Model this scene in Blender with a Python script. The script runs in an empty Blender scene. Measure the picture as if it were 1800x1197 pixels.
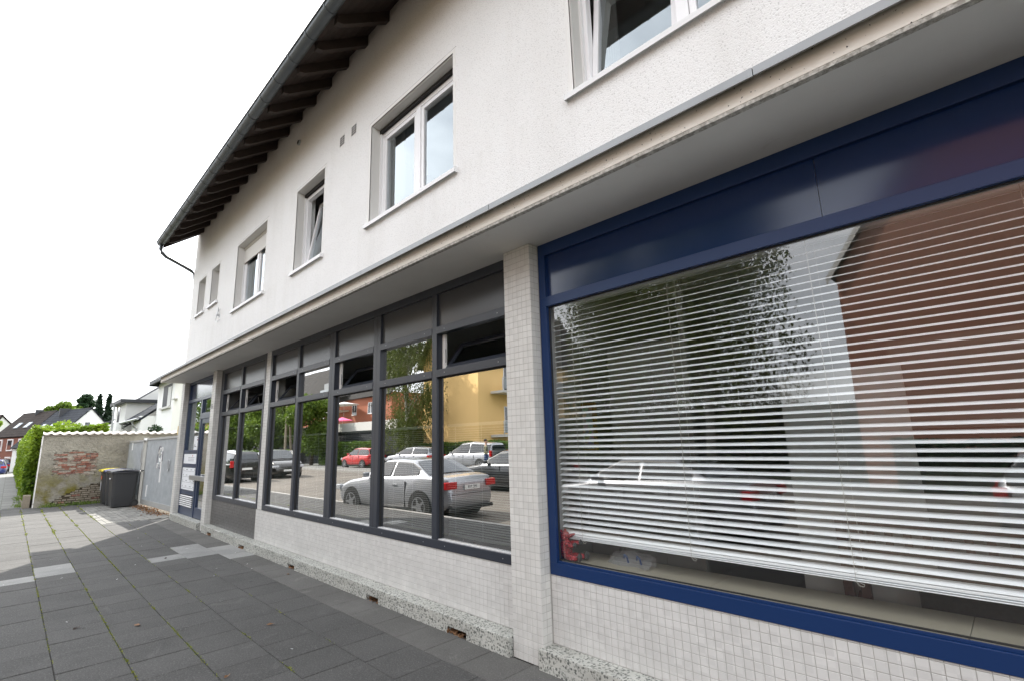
import bpy, bmesh, math, random
import numpy as np
from mathutils import Vector, Matrix, Euler
random.seed(7); RN = np.random.RandomState(7)
S = bpy.context.scene
COL = S.collection

# ---------------------------------------------------------------- camera
YAW, PITCH, ROLL, FPX = 0.785146571, 0.196503138, -0.029213145, 871.397
CAM_H = 1.58
_d = Vector((-math.sin(YAW)*math.cos(PITCH), math.cos(YAW)*math.cos(PITCH), math.sin(PITCH)))
_r = _d.cross(Vector((0, 0, 1))).normalized(); _u = _r.cross(_d)
_r2 = _r*math.cos(ROLL) + _u*math.sin(ROLL); _u2 = -_r*math.sin(ROLL) + _u*math.cos(ROLL)
cd = bpy.data.cameras.new('camera'); cam = bpy.data.objects.new('camera', cd); COL.objects.link(cam)
cam.matrix_world = Matrix(((_r2.x, _u2.x, -_d.x, 0), (_r2.y, _u2.y, -_d.y, 0), (_r2.z, _u2.z, -_d.z, CAM_H), (0, 0, 0, 1)))
cd.sensor_width = 36; cd.lens = FPX/1800*36; cd.clip_start = 0.05; cd.clip_end = 2000
S.camera = cam

def pixel(x, y, z):                       # where a point falls in the 1800 px wide frame (used to choose which pieces are near)
    v = Vector((x, y, z - CAM_H)); a, b, c = v.dot(_r2), v.dot(_u2), v.dot(_d)
    if c < 0.05: return None
    return 900 + FPX*a/c, 598.5 - FPX*b/c, c

# ---------------------------------------------------------------- world, sun, exposure
SUN_EL = math.radians(43.0)
SUN_V = Vector((-0.845*math.cos(SUN_EL), 0.535*math.cos(SUN_EL), math.sin(SUN_EL))).normalized()
W = bpy.data.worlds.new('World'); S.world = W; W.use_nodes = True
nt = W.node_tree; nt.nodes.clear()
def N(t, typ, **k):
    n = t.nodes.new(typ)
    for a, b in k.items(): setattr(n, a, b)
    return n
sky = N(nt, 'ShaderNodeTexSky', sky_type='NISHITA', sun_disc=False, sun_elevation=SUN_EL,
        sun_rotation=math.atan2(SUN_V.x, SUN_V.y), air_density=1.0, dust_density=3.5, ozone_density=1.0)
tc = N(nt, 'ShaderNodeTexCoord')
mp = N(nt, 'ShaderNodeMapping'); mp.inputs['Scale'].default_value = (1.0, 1.0, 2.6)
nz = N(nt, 'ShaderNodeTexNoise'); nz.inputs['Scale'].default_value = 2.1; nz.inputs['Detail'].default_value = 6; nz.inputs['Roughness'].default_value = 0.58
rp = N(nt, 'ShaderNodeMapRange'); rp.inputs['From Min'].default_value = 0.36; rp.inputs['From Max'].default_value = 0.60
rp.inputs['To Min'].default_value = 0.50; rp.inputs['To Max'].default_value = 0.95
mx = N(nt, 'ShaderNodeMixRGB'); mx.inputs[2].default_value = (15.5, 15.9, 16.5, 1)
bg = N(nt, 'ShaderNodeBackground'); bg.inputs['Strength'].default_value = 0.11
wo = N(nt, 'ShaderNodeOutputWorld')
L = nt.links.new
L(tc.outputs['Generated'], mp.inputs['Vector']); L(mp.outputs[0], nz.inputs['Vector']); L(nz.outputs['Fac'], rp.inputs['Value'])
L(rp.outputs[0], mx.inputs[0]); L(sky.outputs[0], mx.inputs[1]); L(mx.outputs[0], bg.inputs[0]); L(bg.outputs[0], wo.inputs[0])

sd = bpy.data.lights.new('sun', 'SUN'); sun = bpy.data.objects.new('sun', sd); COL.objects.link(sun)
sd.energy = 4.8; sd.angle = math.radians(0.6); sd.color = (1.0, 0.955, 0.88)
sun.rotation_euler = SUN_V.to_track_quat('Z', 'Y').to_euler(); sun.location = (0, 0, 30)

S.view_settings.view_transform = 'Standard'; S.view_settings.look = 'None'
S.view_settings.gamma = 1; S.view_settings.use_curve_mapping = False
S.view_settings.exposure = 1.05
S.render.engine = 'CYCLES'
cy = S.cycles; cy.use_denoising = True; cy.max_bounces = 8; cy.diffuse_bounces = 4; cy.glossy_bounces = 4
cy.transmission_bounces = 6; cy.transparent_max_bounces = 24; cy.caustics_reflective = False; cy.caustics_refractive = False
cy.sample_clamp_indirect = 8

# ---------------------------------------------------------------- materials
MATS = {}
class Mt:
    def __init__(s, name):
        s.m = bpy.data.materials.new(name); s.m.use_nodes = True; s.t = s.m.node_tree
        s.p = s.t.nodes['Principled BSDF']; s.out = s.t.nodes['Material Output']; MATS[name] = s.m
        s._c = None
    def n(s, typ, **k): return N(s.t, typ, **k)
    def l(s, a, b): s.t.links.new(a, b)
    def pos(s):
        if not s._c: s._c = s.n('ShaderNodeNewGeometry')
        return s._c.outputs['Position']
    def objc(s): return s.n('ShaderNodeTexCoord').outputs['Object']
    def noise(s, scale, detail=4, rough=.5, vec=None, dist=0, sc=None):
        x = s.n('ShaderNodeTexNoise'); x.inputs['Scale'].default_value = scale; x.inputs['Detail'].default_value = detail
        x.inputs['Roughness'].default_value = rough; x.inputs['Distortion'].default_value = dist
        v = vec or s.pos()
        if sc:
            q = s.n('ShaderNodeMapping'); q.inputs['Scale'].default_value = sc; s.l(v, q.inputs[0]); v = q.outputs[0]
        s.l(v, x.inputs['Vector']); return x.outputs['Fac']
    def rng(s, v, a, b, c=0.0, d=1.0):
        x = s.n('ShaderNodeMapRange'); x.inputs['From Min'].default_value = a; x.inputs['From Max'].default_value = b
        x.inputs['To Min'].default_value = c; x.inputs['To Max'].default_value = d; s.l(v, x.inputs['Value']); return x.outputs[0]
    def mix(s, f, a, b, typ='MIX'):
        x = s.n('ShaderNodeMixRGB', blend_type=typ)
        for i, v in ((0, f), (1, a), (2, b)):
            if isinstance(v, (int, float)): x.inputs[i].default_value = v
            elif isinstance(v, tuple): x.inputs[i].default_value = (*v, 1)
            else: s.l(v, x.inputs[i])
        return x.outputs[0]
    def math(s, op, a, b=0.0):
        x = s.n('ShaderNodeMath', operation=op)
        for i, v in ((0, a), (1, b)):
            if isinstance(v, (int, float)): x.inputs[i].default_value = v
            else: s.l(v, x.inputs[i])
        return x.outputs[0]
    def col(s, v):
        if isinstance(v, tuple): s.p.inputs['Base Color'].default_value = (*v, 1)
        else: s.l(v, s.p.inputs['Base Color'])
    def rough(s, v):
        if isinstance(v, (int, float)): s.p.inputs['Roughness'].default_value = v
        else: s.l(v, s.p.inputs['Roughness'])
    def bump(s, v, dist=0.01, strength=1.0):
        b = s.n('ShaderNodeBump'); b.inputs['Strength'].default_value = strength; b.inputs['Distance'].default_value = dist
        s.l(v, b.inputs['Height']); s.l(b.outputs[0], s.p.inputs['Normal'])

def simple(name, c, r=.5, metal=0.0, var=0.0, vs=6.0, bump=0.0, spec=None):
    k = Mt(name)
    if var:
        k.col(k.mix(k.noise(vs, 5, .6), tuple(x*(1-var) for x in c), tuple(min(1, x*(1+var)) for x in c)))
    else: k.col(c)
    k.rough(r); k.p.inputs['Metallic'].default_value = metal
    if spec is not None: k.p.inputs['Specular IOR Level'].default_value = spec
    if bump: k.bump(k.noise(vs*6, 3), bump)
    return k.m

# upper render: fine scratched plaster with faint weather marks, browner towards the eaves, rain streaks below the sills
k = Mt('render_plaster')
sep = k.n('ShaderNodeSeparateXYZ'); k.l(k.pos(), sep.inputs[0])
base = k.mix(k.rng(k.noise(0.7, 5, .6), .3, .7), (.765, .76, .75), (.82, .817, .808))
base = k.mix(k.math('MULTIPLY', k.rng(k.noise(2.0, 4, .6, sc=(1, 1, .12)), .5, .8), .22), base, (.55, .53, .49))
eaves_brown = k.math('MULTIPLY', k.rng(sep.outputs['Z'], 6.15, 7.05, 0, 1), k.rng(k.noise(1.1, 4, .6), .2, .7, .45, 1.0))
base = k.mix(k.math('MULTIPLY', eaves_brown, .75), base, (.40, .31, .22))
run = k.math('MULTIPLY', k.rng(k.noise(3.2, 4, .6, sc=(1.6, 1, .10)), .52, .72), k.rng(sep.outputs['Z'], 3.5, 4.25, .0, .16)); run = k.math('MULTIPLY', run, k.math('LESS_THAN', sep.outputs['Z'], 4.27)); base = k.mix(run, base, (.50, .48, .43))
pit = k.rng(k.noise(95, 2, .5), .30, .42, 0, 1)
base = k.mix(pit, k.mix(.38, base, (.2, .19, .18)), base)
k.col(base); k.rough(.9); k.p.inputs['Specular IOR Level'].default_value = .2
k.bump(k.math('ADD', k.noise(95, 3, .55), k.math('MULTIPLY', k.noise(200, 2), .5)), .0065, .8)
simple('smooth_plaster', (.74, .73, .71), .8, var=.05, vs=2)
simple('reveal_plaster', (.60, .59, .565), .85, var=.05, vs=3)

# mosaic tiles: tone by position on the tile grid
TP = 0.0505
def tile_mat(name, c, vary=.10):
    k = Mt(name)
    a = k.n('ShaderNodeVectorMath', operation='DIVIDE'); a.inputs[1].default_value = (TP, TP, TP); k.l(k.pos(), a.inputs[0])
    fl = k.n('ShaderNodeVectorMath', operation='FLOOR'); k.l(a.outputs[0], fl.inputs[0])
    wn = k.n('ShaderNodeTexWhiteNoise', noise_dimensions='3D'); k.l(fl.outputs[0], wn.inputs['Vector'])
    t = k.mix(wn.outputs['Value'], tuple(x*(1-vary) for x in c), tuple(x*(1+vary) for x in c))
    t = k.mix(k.rng(k.noise(3, 5, .6), .35, .75, 0, .35), t, tuple(x*.82 for x in c))
    sz = k.n('ShaderNodeSeparateXYZ'); k.l(k.pos(), sz.inputs[0]); t = k.mix(k.math('MULTIPLY', k.rng(sz.outputs['Z'], .42, .05, 0, .5), k.rng(k.noise(4, 5, .7), .35, .65)), t, tuple(x*.62 for x in c))
    k.col(t); k.rough(k.rng(k.noise(30, 2), .3, .7, .28, .45)); k.bump(k.noise(60, 2), .0012, .6); return k.m
tile_mat('mosaic_tile', (.60, .592, .57), .07); tile_mat('dark_painted_tile', (.105, .103, .10), .05)
tile_mat('pilaster_tile', (.60, .59, .56), .07)
simple('grout', (.37, .36, .335), .9, var=.25, vs=12)
simple('dark_grout', (.075, .073, .07), .9)
simple('grey_frame_paint', (.027, .032, .044), .38, var=.10, vs=2)
simple('grey_panel', (.045, .047, .052), .26, var=.12, vs=1.2)
simple('door_blue', (.014, .030, .075), .32, var=.12, vs=3); simple('blue_frame_paint', (.0015, .023, .098), .42, var=.10, vs=2)
simple('blue_panel', (.004, .020, .085), .13, var=.15, vs=1.5, spec=.55)
simple('zinc', (.27, .28, .285), .5, .5, var=.18, vs=3)
simple('gutter_zinc', (.085, .095, .10), .45, .55, var=.25, vs=3)
simple('steel', (.45, .46, .47), .35, .8, var=.1)
simple('black_rubber', (.02, .02, .02), .7)
simple('white_pvc', (.80, .80, .81), .35)
simple('white_metal', (.72, .72, .72), .4)
simple('shutter_slats', (.58, .56, .52), .6)
simple('dark_gap', (.015, .015, .015), .9)
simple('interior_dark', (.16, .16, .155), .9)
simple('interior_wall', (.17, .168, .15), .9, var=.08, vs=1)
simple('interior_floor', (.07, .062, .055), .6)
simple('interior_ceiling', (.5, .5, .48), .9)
simple('sill_stone', (.36, .33, .26), .45, var=.1, vs=10)
k = Mt('concrete_fascia')
sep = k.n('ShaderNodeSeparateXYZ'); k.l(k.pos(), sep.inputs[0])
b_ = k.mix(k.rng(k.noise(1.3, 5, .6), .3, .7), (.76, .72, .65), (.85, .82, .76))
st = k.math('MULTIPLY', k.rng(k.math('ADD', sep.outputs['Z'], k.math('MULTIPLY', k.noise(2.2, 4, .6, sc=(1, 1, .4)), .09)), 3.300, 3.345), .8)
b_ = k.mix(st, b_, (.20, .15, .10))
b_ = k.mix(k.rng(k.noise(55, 2), .70, .73), b_, (.05, .045, .04))
k.col(b_); k.rough(.85); k.bump(k.noise(40, 4), .004)
k = Mt('concrete_edge'); k.col(k.mix(k.rng(k.noise(38, 4, .7), .42, .6), (.30, .285, .255), (.58, .56, .52))); k.rough(.9); k.bump(k.noise(30, 4), .01)
k = Mt('soffit_paint'); b_ = k.mix(k.rng(k.noise(1.1, 5, .6), .3, .7), (.74, .73, .70), (.83, .82, .79)); b_ = k.mix(k.rng(k.noise(3.0, 6, .7, dist=1.5), .62, .74, 0, .35), b_, (.55, .51, .44)); k.col(b_); k.rough(.6); k.bump(k.noise(8, 3), .004)
k = Mt('terrazzo')
def chips(scale, lo, hi):
    v = k.n('ShaderNodeTexVoronoi'); v.inputs['Scale'].default_value = scale; k.l(k.pos(), v.inputs['Vector'])
    v2 = k.n('ShaderNodeTexVoronoi'); v2.inputs['Scale'].default_value = scale; k.l(k.pos(), v2.inputs['Vector'])
    return v
v = chips(48, 0, 1); sc_ = k.n('ShaderNodeSeparateColor'); k.l(v.outputs['Color'], sc_.inputs[0])
m1 = k.math('MULTIPLY', k.math('GREATER_THAN', sc_.outputs[0], .58), k.math('LESS_THAN', v.outputs['Distance'], k.rng(k.noise(60, 2), .3, .7, .28, .55)))
v2 = k.n('ShaderNodeTexVoronoi'); v2.inputs['Scale'].default_value = 95; k.l(k.pos(), v2.inputs['Vector'])
s2 = k.n('ShaderNodeSeparateColor'); k.l(v2.outputs['Color'], s2.inputs[0])
m2 = k.math('GREATER_THAN', s2.outputs[1], .74)
cc = k.mix(k.rng(k.noise(5, 4, .6), .3, .7), (.36, .36, .33), (.49, .49, .45))
cc = k.mix(k.math('MULTIPLY', m2, .7), cc, (.15, .16, .145)); cc = k.mix(k.math('MULTIPLY', m1, .85), cc, (.055, .06, .055))
cc = k.mix(k.rng(k.noise(2.4, 4, .6), .5, .8, 0, .3), cc, (.25, .23, .19))
k.col(cc); k.rough(.55); k.bump(k.noise(50, 3), .002)

# paving
def slab_mat(name, lo, hi, speck=.5):
    k = Mt(name)
    at = k.n('ShaderNodeAttribute'); at.attribute_name = 'tint'
    b = k.mix(at.outputs['Fac'], lo, hi)
    sp = k.noise(85, 4, .8)
    b = k.mix(k.math('MULTIPLY', k.rng(sp, .52, .68), speck), b, tuple(min(1, x*4.2) for x in hi))
    b = k.mix(k.math('MULTIPLY', k.rng(sp, .45, .25), .55), b, tuple(x*.35 for x in lo))
    b = k.mix(k.rng(k.noise(1.7, 5, .65), .45, .75, 0, .42), b, tuple(x*1.7 for x in hi))
    b = k.mix(k.rng(k.noise(6, 5, .65), .55, .8, 0, .35), b, tuple(x*.5 for x in lo))
    gv = k.n('ShaderNodeTexVoronoi'); gv.inputs['Scale'].default_value = 3.1; k.l(k.pos(), gv.inputs['Vector']); gs = k.n('ShaderNodeSeparateColor'); k.l(gv.outputs['Color'], gs.inputs[0])
    gum = k.math('MULTIPLY', k.math('LESS_THAN', gv.outputs['Distance'], k.rng(gs.outputs[1], 0, 1, .02, .07)), k.math('GREATER_THAN', gs.outputs[0], .6)); b = k.mix(k.math('MULTIPLY', gum, .55), b, tuple(x*.35 for x in lo))
    b = k.mix(k.rng(k.noise(2.6, 6, .75, dist=1.2), .60, .66, 0, .30), b, tuple(x*2.1 for x in hi))
    k.col(b); k.rough(.88); k.bump(k.math('ADD', sp, k.math('MULTIPLY', k.noise(25, 4), .5)), .006); return k.m
slab_mat('paving_concrete', (.044, .043, .041), (.060, .0585, .056))
slab_mat('paving_smooth', (.075, .072, .067), (.098, .095, .089), .25)
slab_mat('paving_pale', (.19, .19, .186), (.24, .24, .23), .15)
slab_mat('small_paver', (.11, .108, .10), (.19, .185, .17), .2)
k = Mt('joint_soil'); mo = k.rng(k.noise(2.3, 5, .7), .60, .70, 0, .8)
k.col(k.mix(mo, (.028, .024, .018), k.mix(k.noise(40, 2), (.07, .10, .012), (.16, .20, .03)))); k.rough(.95); k.bump(k.noise(90, 3), .01)
k = Mt('road_asphalt'); b_ = k.mix(k.rng(k.noise(.35, 5, .6), .3, .7), (.092, .080, .066), (.136, .118, .096))
b_ = k.mix(k.math('MULTIPLY', k.rng(k.noise(140, 2), .55, .75), .5), b_, (.30, .29, .27)); k.col(b_); k.rough(.85); k.bump(k.noise(120, 2), .004)
k = Mt('far_pavement')
br = k.n('ShaderNodeTexBrick'); br.inputs['Scale'].default_value = 1; br.inputs['Brick Width'].default_value = .405; br.inputs['Row Height'].default_value = .405
br.inputs['Mortar Size'].default_value = .006; br.inputs['Color1'].default_value = (.14, .138, .13, 1); br.inputs['Color2'].default_value = (.20, .197, .187, 1)
br.inputs['Mortar'].default_value = (.05, .06, .03, 1); k.l(k.pos(), br.inputs['Vector']); k.col(k.mix(k.rng(k.noise(.8, 5, .6), .4, .8, 0, .4), br.outputs[0], (.10, .10, .09))); k.rough(.9)
simple('kerb_stone', (.30, .29, .27), .85, var=.2, vs=3)
simple('soil', (.08, .065, .045), .95, var=.4, vs=8, bump=.02)
simple('lawn', (.07, .10, .025), .95, var=.4, vs=3, bump=.02)

# wall, brick, timber
k = Mt('old_render')
b_ = k.mix(k.rng(k.noise(1.6, 6, .65), .3, .7), (.19, .175, .145), (.32, .30, .25))
sep = k.n('ShaderNodeSeparateXYZ'); k.l(k.pos(), sep.inputs[0])
ms = k.math('MULTIPLY', k.rng(k.noise(1.9, 5, .6), .42, .58), k.rng(sep.outputs['Z'], 1.25, .45, 0, 1.2))
b_ = k.mix(k.math('MULTIPLY', ms, .85), b_, (.15, .13, .02)); b_ = k.mix(k.rng(k.noise(7, 5, .7), .5, .75, 0, .45), b_, (.07, .062, .05))
k.col(b_); k.rough(.92); k.bump(k.noise(16, 6, .6), .03)
k = Mt('white_edge_paint'); k.col(k.mix(k.rng(k.noise(6, 4), .6, .7), (.75, .74, .71), (.35, .33, .3))); k.rough(.8)
k = Mt('old_brick'); oi = k.n('ShaderNodeObjectInfo')
r_ = k.n('ShaderNodeValToRGB'); cr = r_.color_ramp; cr.interpolation = 'CONSTANT'
for e, (p_, c_) in enumerate([(0, (.23, .085, .055)), (.25, (.17, .06, .045)), (.42, (.30, .13, .09)), (.6, (.10, .06, .05)), (.7, (.36, .31, .25)), (.85, (.24, .19, .15))]):
    el = cr.elements[e] if e < 2 else cr.elements.new(p_); el.position = p_; el.color = (*c_, 1)
k.l(oi.outputs['Random'], r_.inputs[0])
b_ = k.mix(k.rng(k.noise(14, 5, .7), .45, .65, 0, .7), r_.outputs[0], (.33, .29, .24)); k.col(b_); k.rough(.92); k.bump(k.noise(40, 4), .01)
simple('lime_mortar', (.40, .365, .31), .95, var=.3, vs=14, bump=.02)
simple('mossy_stone', (.25, .215, .165), .95, var=.5, vs=5, bump=.02)
simple('clay_pantile', (.50, .45, .41), .7, var=.38, vs=6)
k = Mt('dark_timber'); k.col(k.mix(k.noise(9, 4, .6, sc=(1, .2, 1)), (.012, .009, .007), (.045, .026, .018))); k.rough(.75); k.bump(k.noise(30, 3), .004)
k = Mt('gate_steel'); k.col(k.mix(k.rng(k.noise(5, 5, .65), .3, .7), (.34, .37, .39), (.46, .49, .51))); k.rough(.45); k.p.inputs['Metallic'].default_value = .35
simple('gate_frame_paint', (.34, .34, .33), .6, .1, var=.15)
simple('white_scrape', (.80, .80, .79), .6)
simple('rust', (.22, .10, .05), .9, var=.3)
simple('bin_plastic', (.035, .036, .039), .48, var=.15, vs=4)
simple('lid_yellow', (.62, .50, .03), .45)
simple('lid_blue', (.025, .035, .12), .45)
simple('lid_grey', (.06, .062, .068), .35)
simple('sticker_orange', (.7, .12, .03), .5)
simple('paper_white', (.75, .77, .80), .5)
simple('sign_ink', (.05, .05, .06), .6); simple('sign_red', (.55, .05, .04), .5); simple('sign_grey_ink', (.25, .25, .27), .6)
simple('yellow_plastic', (.66, .42, .03), .5)
simple('pantile_dark', (.035, .036, .042), .6, var=.25, vs=4)
def rooftile(name, a, b, row=.33):
    k = Mt(name); w = k.n('ShaderNodeTexBrick'); w.inputs['Scale'].default_value = 1; w.inputs['Brick Width'].default_value = .28; w.inputs['Row Height'].default_value = row
    w.inputs['Mortar Size'].default_value = .03; w.inputs['Color1'].default_value = (*a, 1); w.inputs['Color2'].default_value = (*b, 1)
    w.inputs['Mortar'].default_value = (*[x*.35 for x in a], 1)
    uv = k.n('ShaderNodeUVMap'); k.l(uv.outputs[0], w.inputs['Vector']); k.col(w.outputs[0]); k.rough(.8); k.p.inputs['Specular IOR Level'].default_value = .15; return k.m
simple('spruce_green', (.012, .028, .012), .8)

# vegetation
def leafmat(name, a, b, tr=.35):
    k = Mt(name); oi = k.noise(1.1, 3, .6); fine = k.n('ShaderNodeTexWhiteNoise', noise_dimensions='3D')
    q = k.n('ShaderNodeVectorMath', operation='SNAP'); q.inputs[1].default_value = (.12, .12, .12); k.l(k.pos(), q.inputs[0]); k.l(q.outputs[0], fine.inputs['Vector'])
    c = k.mix(k.math('ADD', k.math('MULTIPLY', k.rng(oi, .3, .7), .6), k.math('MULTIPLY', fine.outputs['Value'], .4)), a, b)
    k.col(c); k.rough(.55); k.p.inputs['Specular IOR Level'].default_value = .3
    tl = k.n('ShaderNodeBsdfTranslucent'); k.l(c, tl.inputs[0]); ms = k.n('ShaderNodeMixShader'); ms.inputs[0].default_value = tr
    k.l(k.p.outputs[0], ms.inputs[1]); k.l(tl.outputs[0], ms.inputs[2]); k.l(ms.outputs[0], k.out.inputs[0]); return k.m
leafmat('hedge_leaf', (.055, .12, .012), (.27, .38, .025)); leafmat('privet_leaf', (.05, .11, .015), (.14, .22, .03))
leafmat('birch_leaf', (.05, .075, .015), (.13, .16, .03)); leafmat('maple_leaf', (.05, .10, .012), (.17, .25, .03)); leafmat('dark_leaf', (.015, .04, .018), (.04, .08, .03))
leafmat('spruce_leaf', (.008, .022, .012), (.025, .05, .022), .1); leafmat('weed_leaf', (.05, .12, .02), (.20, .28, .04)); leafmat('moss_leaf', (.12, .16, .012), (.28, .30, .03), .2)
leafmat('dead_leaf', (.12, .06, .03), (.30, .17, .09), .2)
simple('bark', (.09, .07, .055), .9, var=.3, vs=8, bump=.02); simple('birch_bark', (.42, .41, .38), .8, var=.3, vs=5)
simple('pole_wood', (.22, .19, .14), .85, var=.2)

# glass: the outer face reflects by angle (coated double glazing), the rest of the pane lets light through
def glass(name, add, mul, tint=(1, 1, 1), wob=.0, coat=(1, 1, 1)):
    k = Mt(name); k.t.nodes.remove(k.p)
    fr = k.n('ShaderNodeFresnel'); ge = k.n('ShaderNodeNewGeometry')      # the same reflectance from both sides of the thin pane
    k.l(k.rng(ge.outputs['Backfacing'], 0, 1, 1.5, 1/1.5), fr.inputs['IOR'])
    f = k.n('ShaderNodeMath', operation='MULTIPLY_ADD', use_clamp=True); k.l(fr.outputs[0], f.inputs[0]); f.inputs[1].default_value = mul; f.inputs[2].default_value = add
    tr = k.n('ShaderNodeBsdfTransparent'); tr.inputs[0].default_value = (*tint, 1)
    gl = k.n('ShaderNodeBsdfGlossy'); gl.inputs['Roughness'].default_value = 0.0; gl.inputs['Color'].default_value = (*coat, 1)
    if wob:
        b = k.n('ShaderNodeBump'); b.inputs['Strength'].default_value = 1; b.inputs['Distance'].default_value = wob
        k.l(k.noise(1.3, 2, .4), b.inputs['Height']); k.l(b.outputs[0], gl.inputs['Normal'])
    ms = k.n('ShaderNodeMixShader'); k.l(f.outputs[0], ms.inputs[0]); k.l(tr.outputs[0], ms.inputs[1]); k.l(gl.outputs[0], ms.inputs[2]); k.l(ms.outputs[0], k.out.inputs[0])
    return k.m
glass('coated_glass', .42, 1.3, (.70, .74, .72), .0005); glass('shop_glass', .055, 1.35, (.97, .98, .97), .0003); glass('window_glass', .15, 1.4, (.8, .82, .84), 0, (.88, .96, 1.0))
k = Mt('clear_glass_edge'); k.t.nodes.remove(k.p); tr = k.n('ShaderNodeBsdfTransparent'); k.l(tr.outputs[0], k.out.inputs[0])
k = Mt('car_glass'); k.col((.02, .025, .03)); k.rough(.03); k.p.inputs['Specular IOR Level'].default_value = 1.0
def paint(name, c, metal=.4, r=.28):
    k = Mt(name); k.col(c); k.rough(r); k.p.inputs['Metallic'].default_value = metal; k.p.inputs['Coat Weight'].default_value = 1; k.p.inputs['Coat Roughness'].default_value = .04; return k.m
paint('silver_paint', (.36, .37, .395), .6, .38); paint('black_paint', (.015, .015, .016), .2); paint('red_paint', (.50, .02, .02), .1); paint('blue_paint', (.012, .03, .16), .3)
paint('white_paint', (.75, .76, .78), .0); paint('anthracite_paint', (.035, .037, .042), .5); paint('brown_black_paint', (.035, .032, .03), .5)
simple('car_trim', (.012, .012, .013), .35); simple('tyre', (.016, .016, .017), .8); simple('alloy', (.45, .46, .48), .3, .8); simple('tail_red', (.45, .01, .012), .2); simple('head_light', (.6, .62, .65), .1, .3); simple('plate_white', (.75, .75, .72), .4)
simple('blind_slat', (.92, .95, .97), .4); simple('blind_cord', (.55, .54, .50), .8); simple('fine_slat', (.42, .44, .42), .4)
simple('teak', (.06, .022, .014), .5, var=.3, vs=8); simple('wicker', (.05, .042, .035), .8, var=.4, vs=60, bump=.01)
k = Mt('spotted_red'); v = k.n('ShaderNodeTexVoronoi'); v.inputs['Scale'].default_value = 75; k.l(k.pos(), v.inputs['Vector'])
c = k.mix(k.math('LESS_THAN', v.outputs['Distance'], .40), (.30, .012, .02), (.04, .005, .008)); c = k.mix(k.rng(k.noise(110, 2), .62, .68), c, (.75, .30, .33)); k.col(c); k.rough(.6)
simple('dark_cloth', (.05, .05, .05), .9)
k = Mt('thin_plastic'); k.col((.42, .43, .44)); k.rough(.35); k.p.inputs['Alpha'].default_value = .38; k.bump(k.noise(30, 3), .03)

# ---------------------------------------------------------------- mesh helpers
class MB:
    def __init__(s): s.v = []; s.f = []; s.mi = []; s.tint = []
    def add(s, vs, fs, mi=0, tint=None):
        o = len(s.v); s.v += [tuple(map(float, p)) for p in vs]
        for f in fs: s.f.append([o+i for i in f]); s.mi.append(mi); s.tint.append(.5 if tint is None else tint)
        return s
    def box(s, x0, x1, y0, y1, z0, z1, mi=0, tint=None):
        return s.add([(x0, y0, z0), (x1, y0, z0), (x1, y1, z0), (x0, y1, z0), (x0, y0, z1), (x1, y0, z1), (x1, y1, z1), (x0, y1, z1)],
                     [(3, 2, 1, 0), (4, 5, 6, 7), (0, 1, 5, 4), (1, 2, 6, 5), (2, 3, 7, 6), (3, 0, 4, 7)], mi, tint)
    def prism(s, pts, a, b, axis, mi=0, tint=None):      # pts in the two other axes, extruded along axis 'x'|'y'|'z'
        n = len(pts); P = {'x': lambda p, t: (t, p[0], p[1]), 'y': lambda p, t: (p[0], t, p[1]), 'z': lambda p, t: (p[0], p[1], t)}[axis]
        vs = [P(p, a) for p in pts] + [P(p, b) for p in pts]
        return s.add(vs, [tuple(range(n)), tuple(range(2*n-1, n-1, -1))] + [(i, i+n, (i+1) % n+n, (i+1) % n) for i in range(n)], mi, tint)
    def tube(s, path, r, n=8, mi=0, cap=True):
        path = [Vector(p) for p in path]; rr = r if isinstance(r, (list, tuple)) else [r]*len(path); vs = []
        for i, p in enumerate(path):
            d = (path[min(i+1, len(path)-1)] - path[max(i-1, 0)]).normalized()
            a = d.cross(Vector((0, 0, 1))) if abs(d.z) < .9 else d.cross(Vector((1, 0, 0))); a.normalize(); b = d.cross(a)
            vs += [p + (a*math.cos(t) + b*math.sin(t))*rr[i] for t in [2*math.pi*j/n for j in range(n)]]
        fs = [(i*n+j, i*n+(j+1) % n, (i+1)*n+(j+1) % n, (i+1)*n+j) for i in range(len(path)-1) for j in range(n)]
        if cap: fs += [tuple(range(n-1, -1, -1)), tuple(range((len(path)-1)*n, len(path)*n))]
        return s.add(vs, fs, mi)
    def cyl(s, p, q, r, n=16, mi=0): return s.tube([p, q], r, n, mi)
    def ball(s, c, r, n=10, m=7, mi=0):
        rx, ry, rz = r if isinstance(r, tuple) else (r, r, r); vs = [(c[0], c[1], c[2]-rz)]
        for i in range(1, m):
            a = math.pi*i/m
            vs += [(c[0]+rx*math.sin(a)*math.cos(t), c[1]+ry*math.sin(a)*math.sin(t), c[2]-rz*math.cos(a)) for t in [2*math.pi*j/n for j in range(n)]]
        vs.append((c[0], c[1], c[2]+rz)); e = len(vs)-1
        fs = [(0, 1+(j+1) % n, 1+j) for j in range(n)] + [(1+i*n+j, 1+i*n+(j+1) % n, 1+(i+1)*n+(j+1) % n, 1+(i+1)*n+j) for i in range(m-2) for j in range(n)] + [(1+(m-2)*n+j, 1+(m-2)*n+(j+1) % n, e) for j in range(n)]
        return s.add(vs, fs, mi)
    def frame(s, x0, x1, z0, z1, w, y0, y1, mi=0, wb=None, wt=None):   # four bars butted end to end, facing -Y
        wb = wb or w; wt = wt or w
        s.box(x0, x1, y0, y1, z0, z0+wb, mi); s.box(x0, x1, y0, y1, z1-wt, z1, mi)
        s.box(x0, x0+w, y0, y1, z0+wb, z1-wt, mi); s.box(x1-w, x1, y0, y1, z0+wb, z1-wt, mi); return s
    def xform(s, M):
        s.v = [tuple(M @ Vector(p)) for p in s.v]; return s

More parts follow.
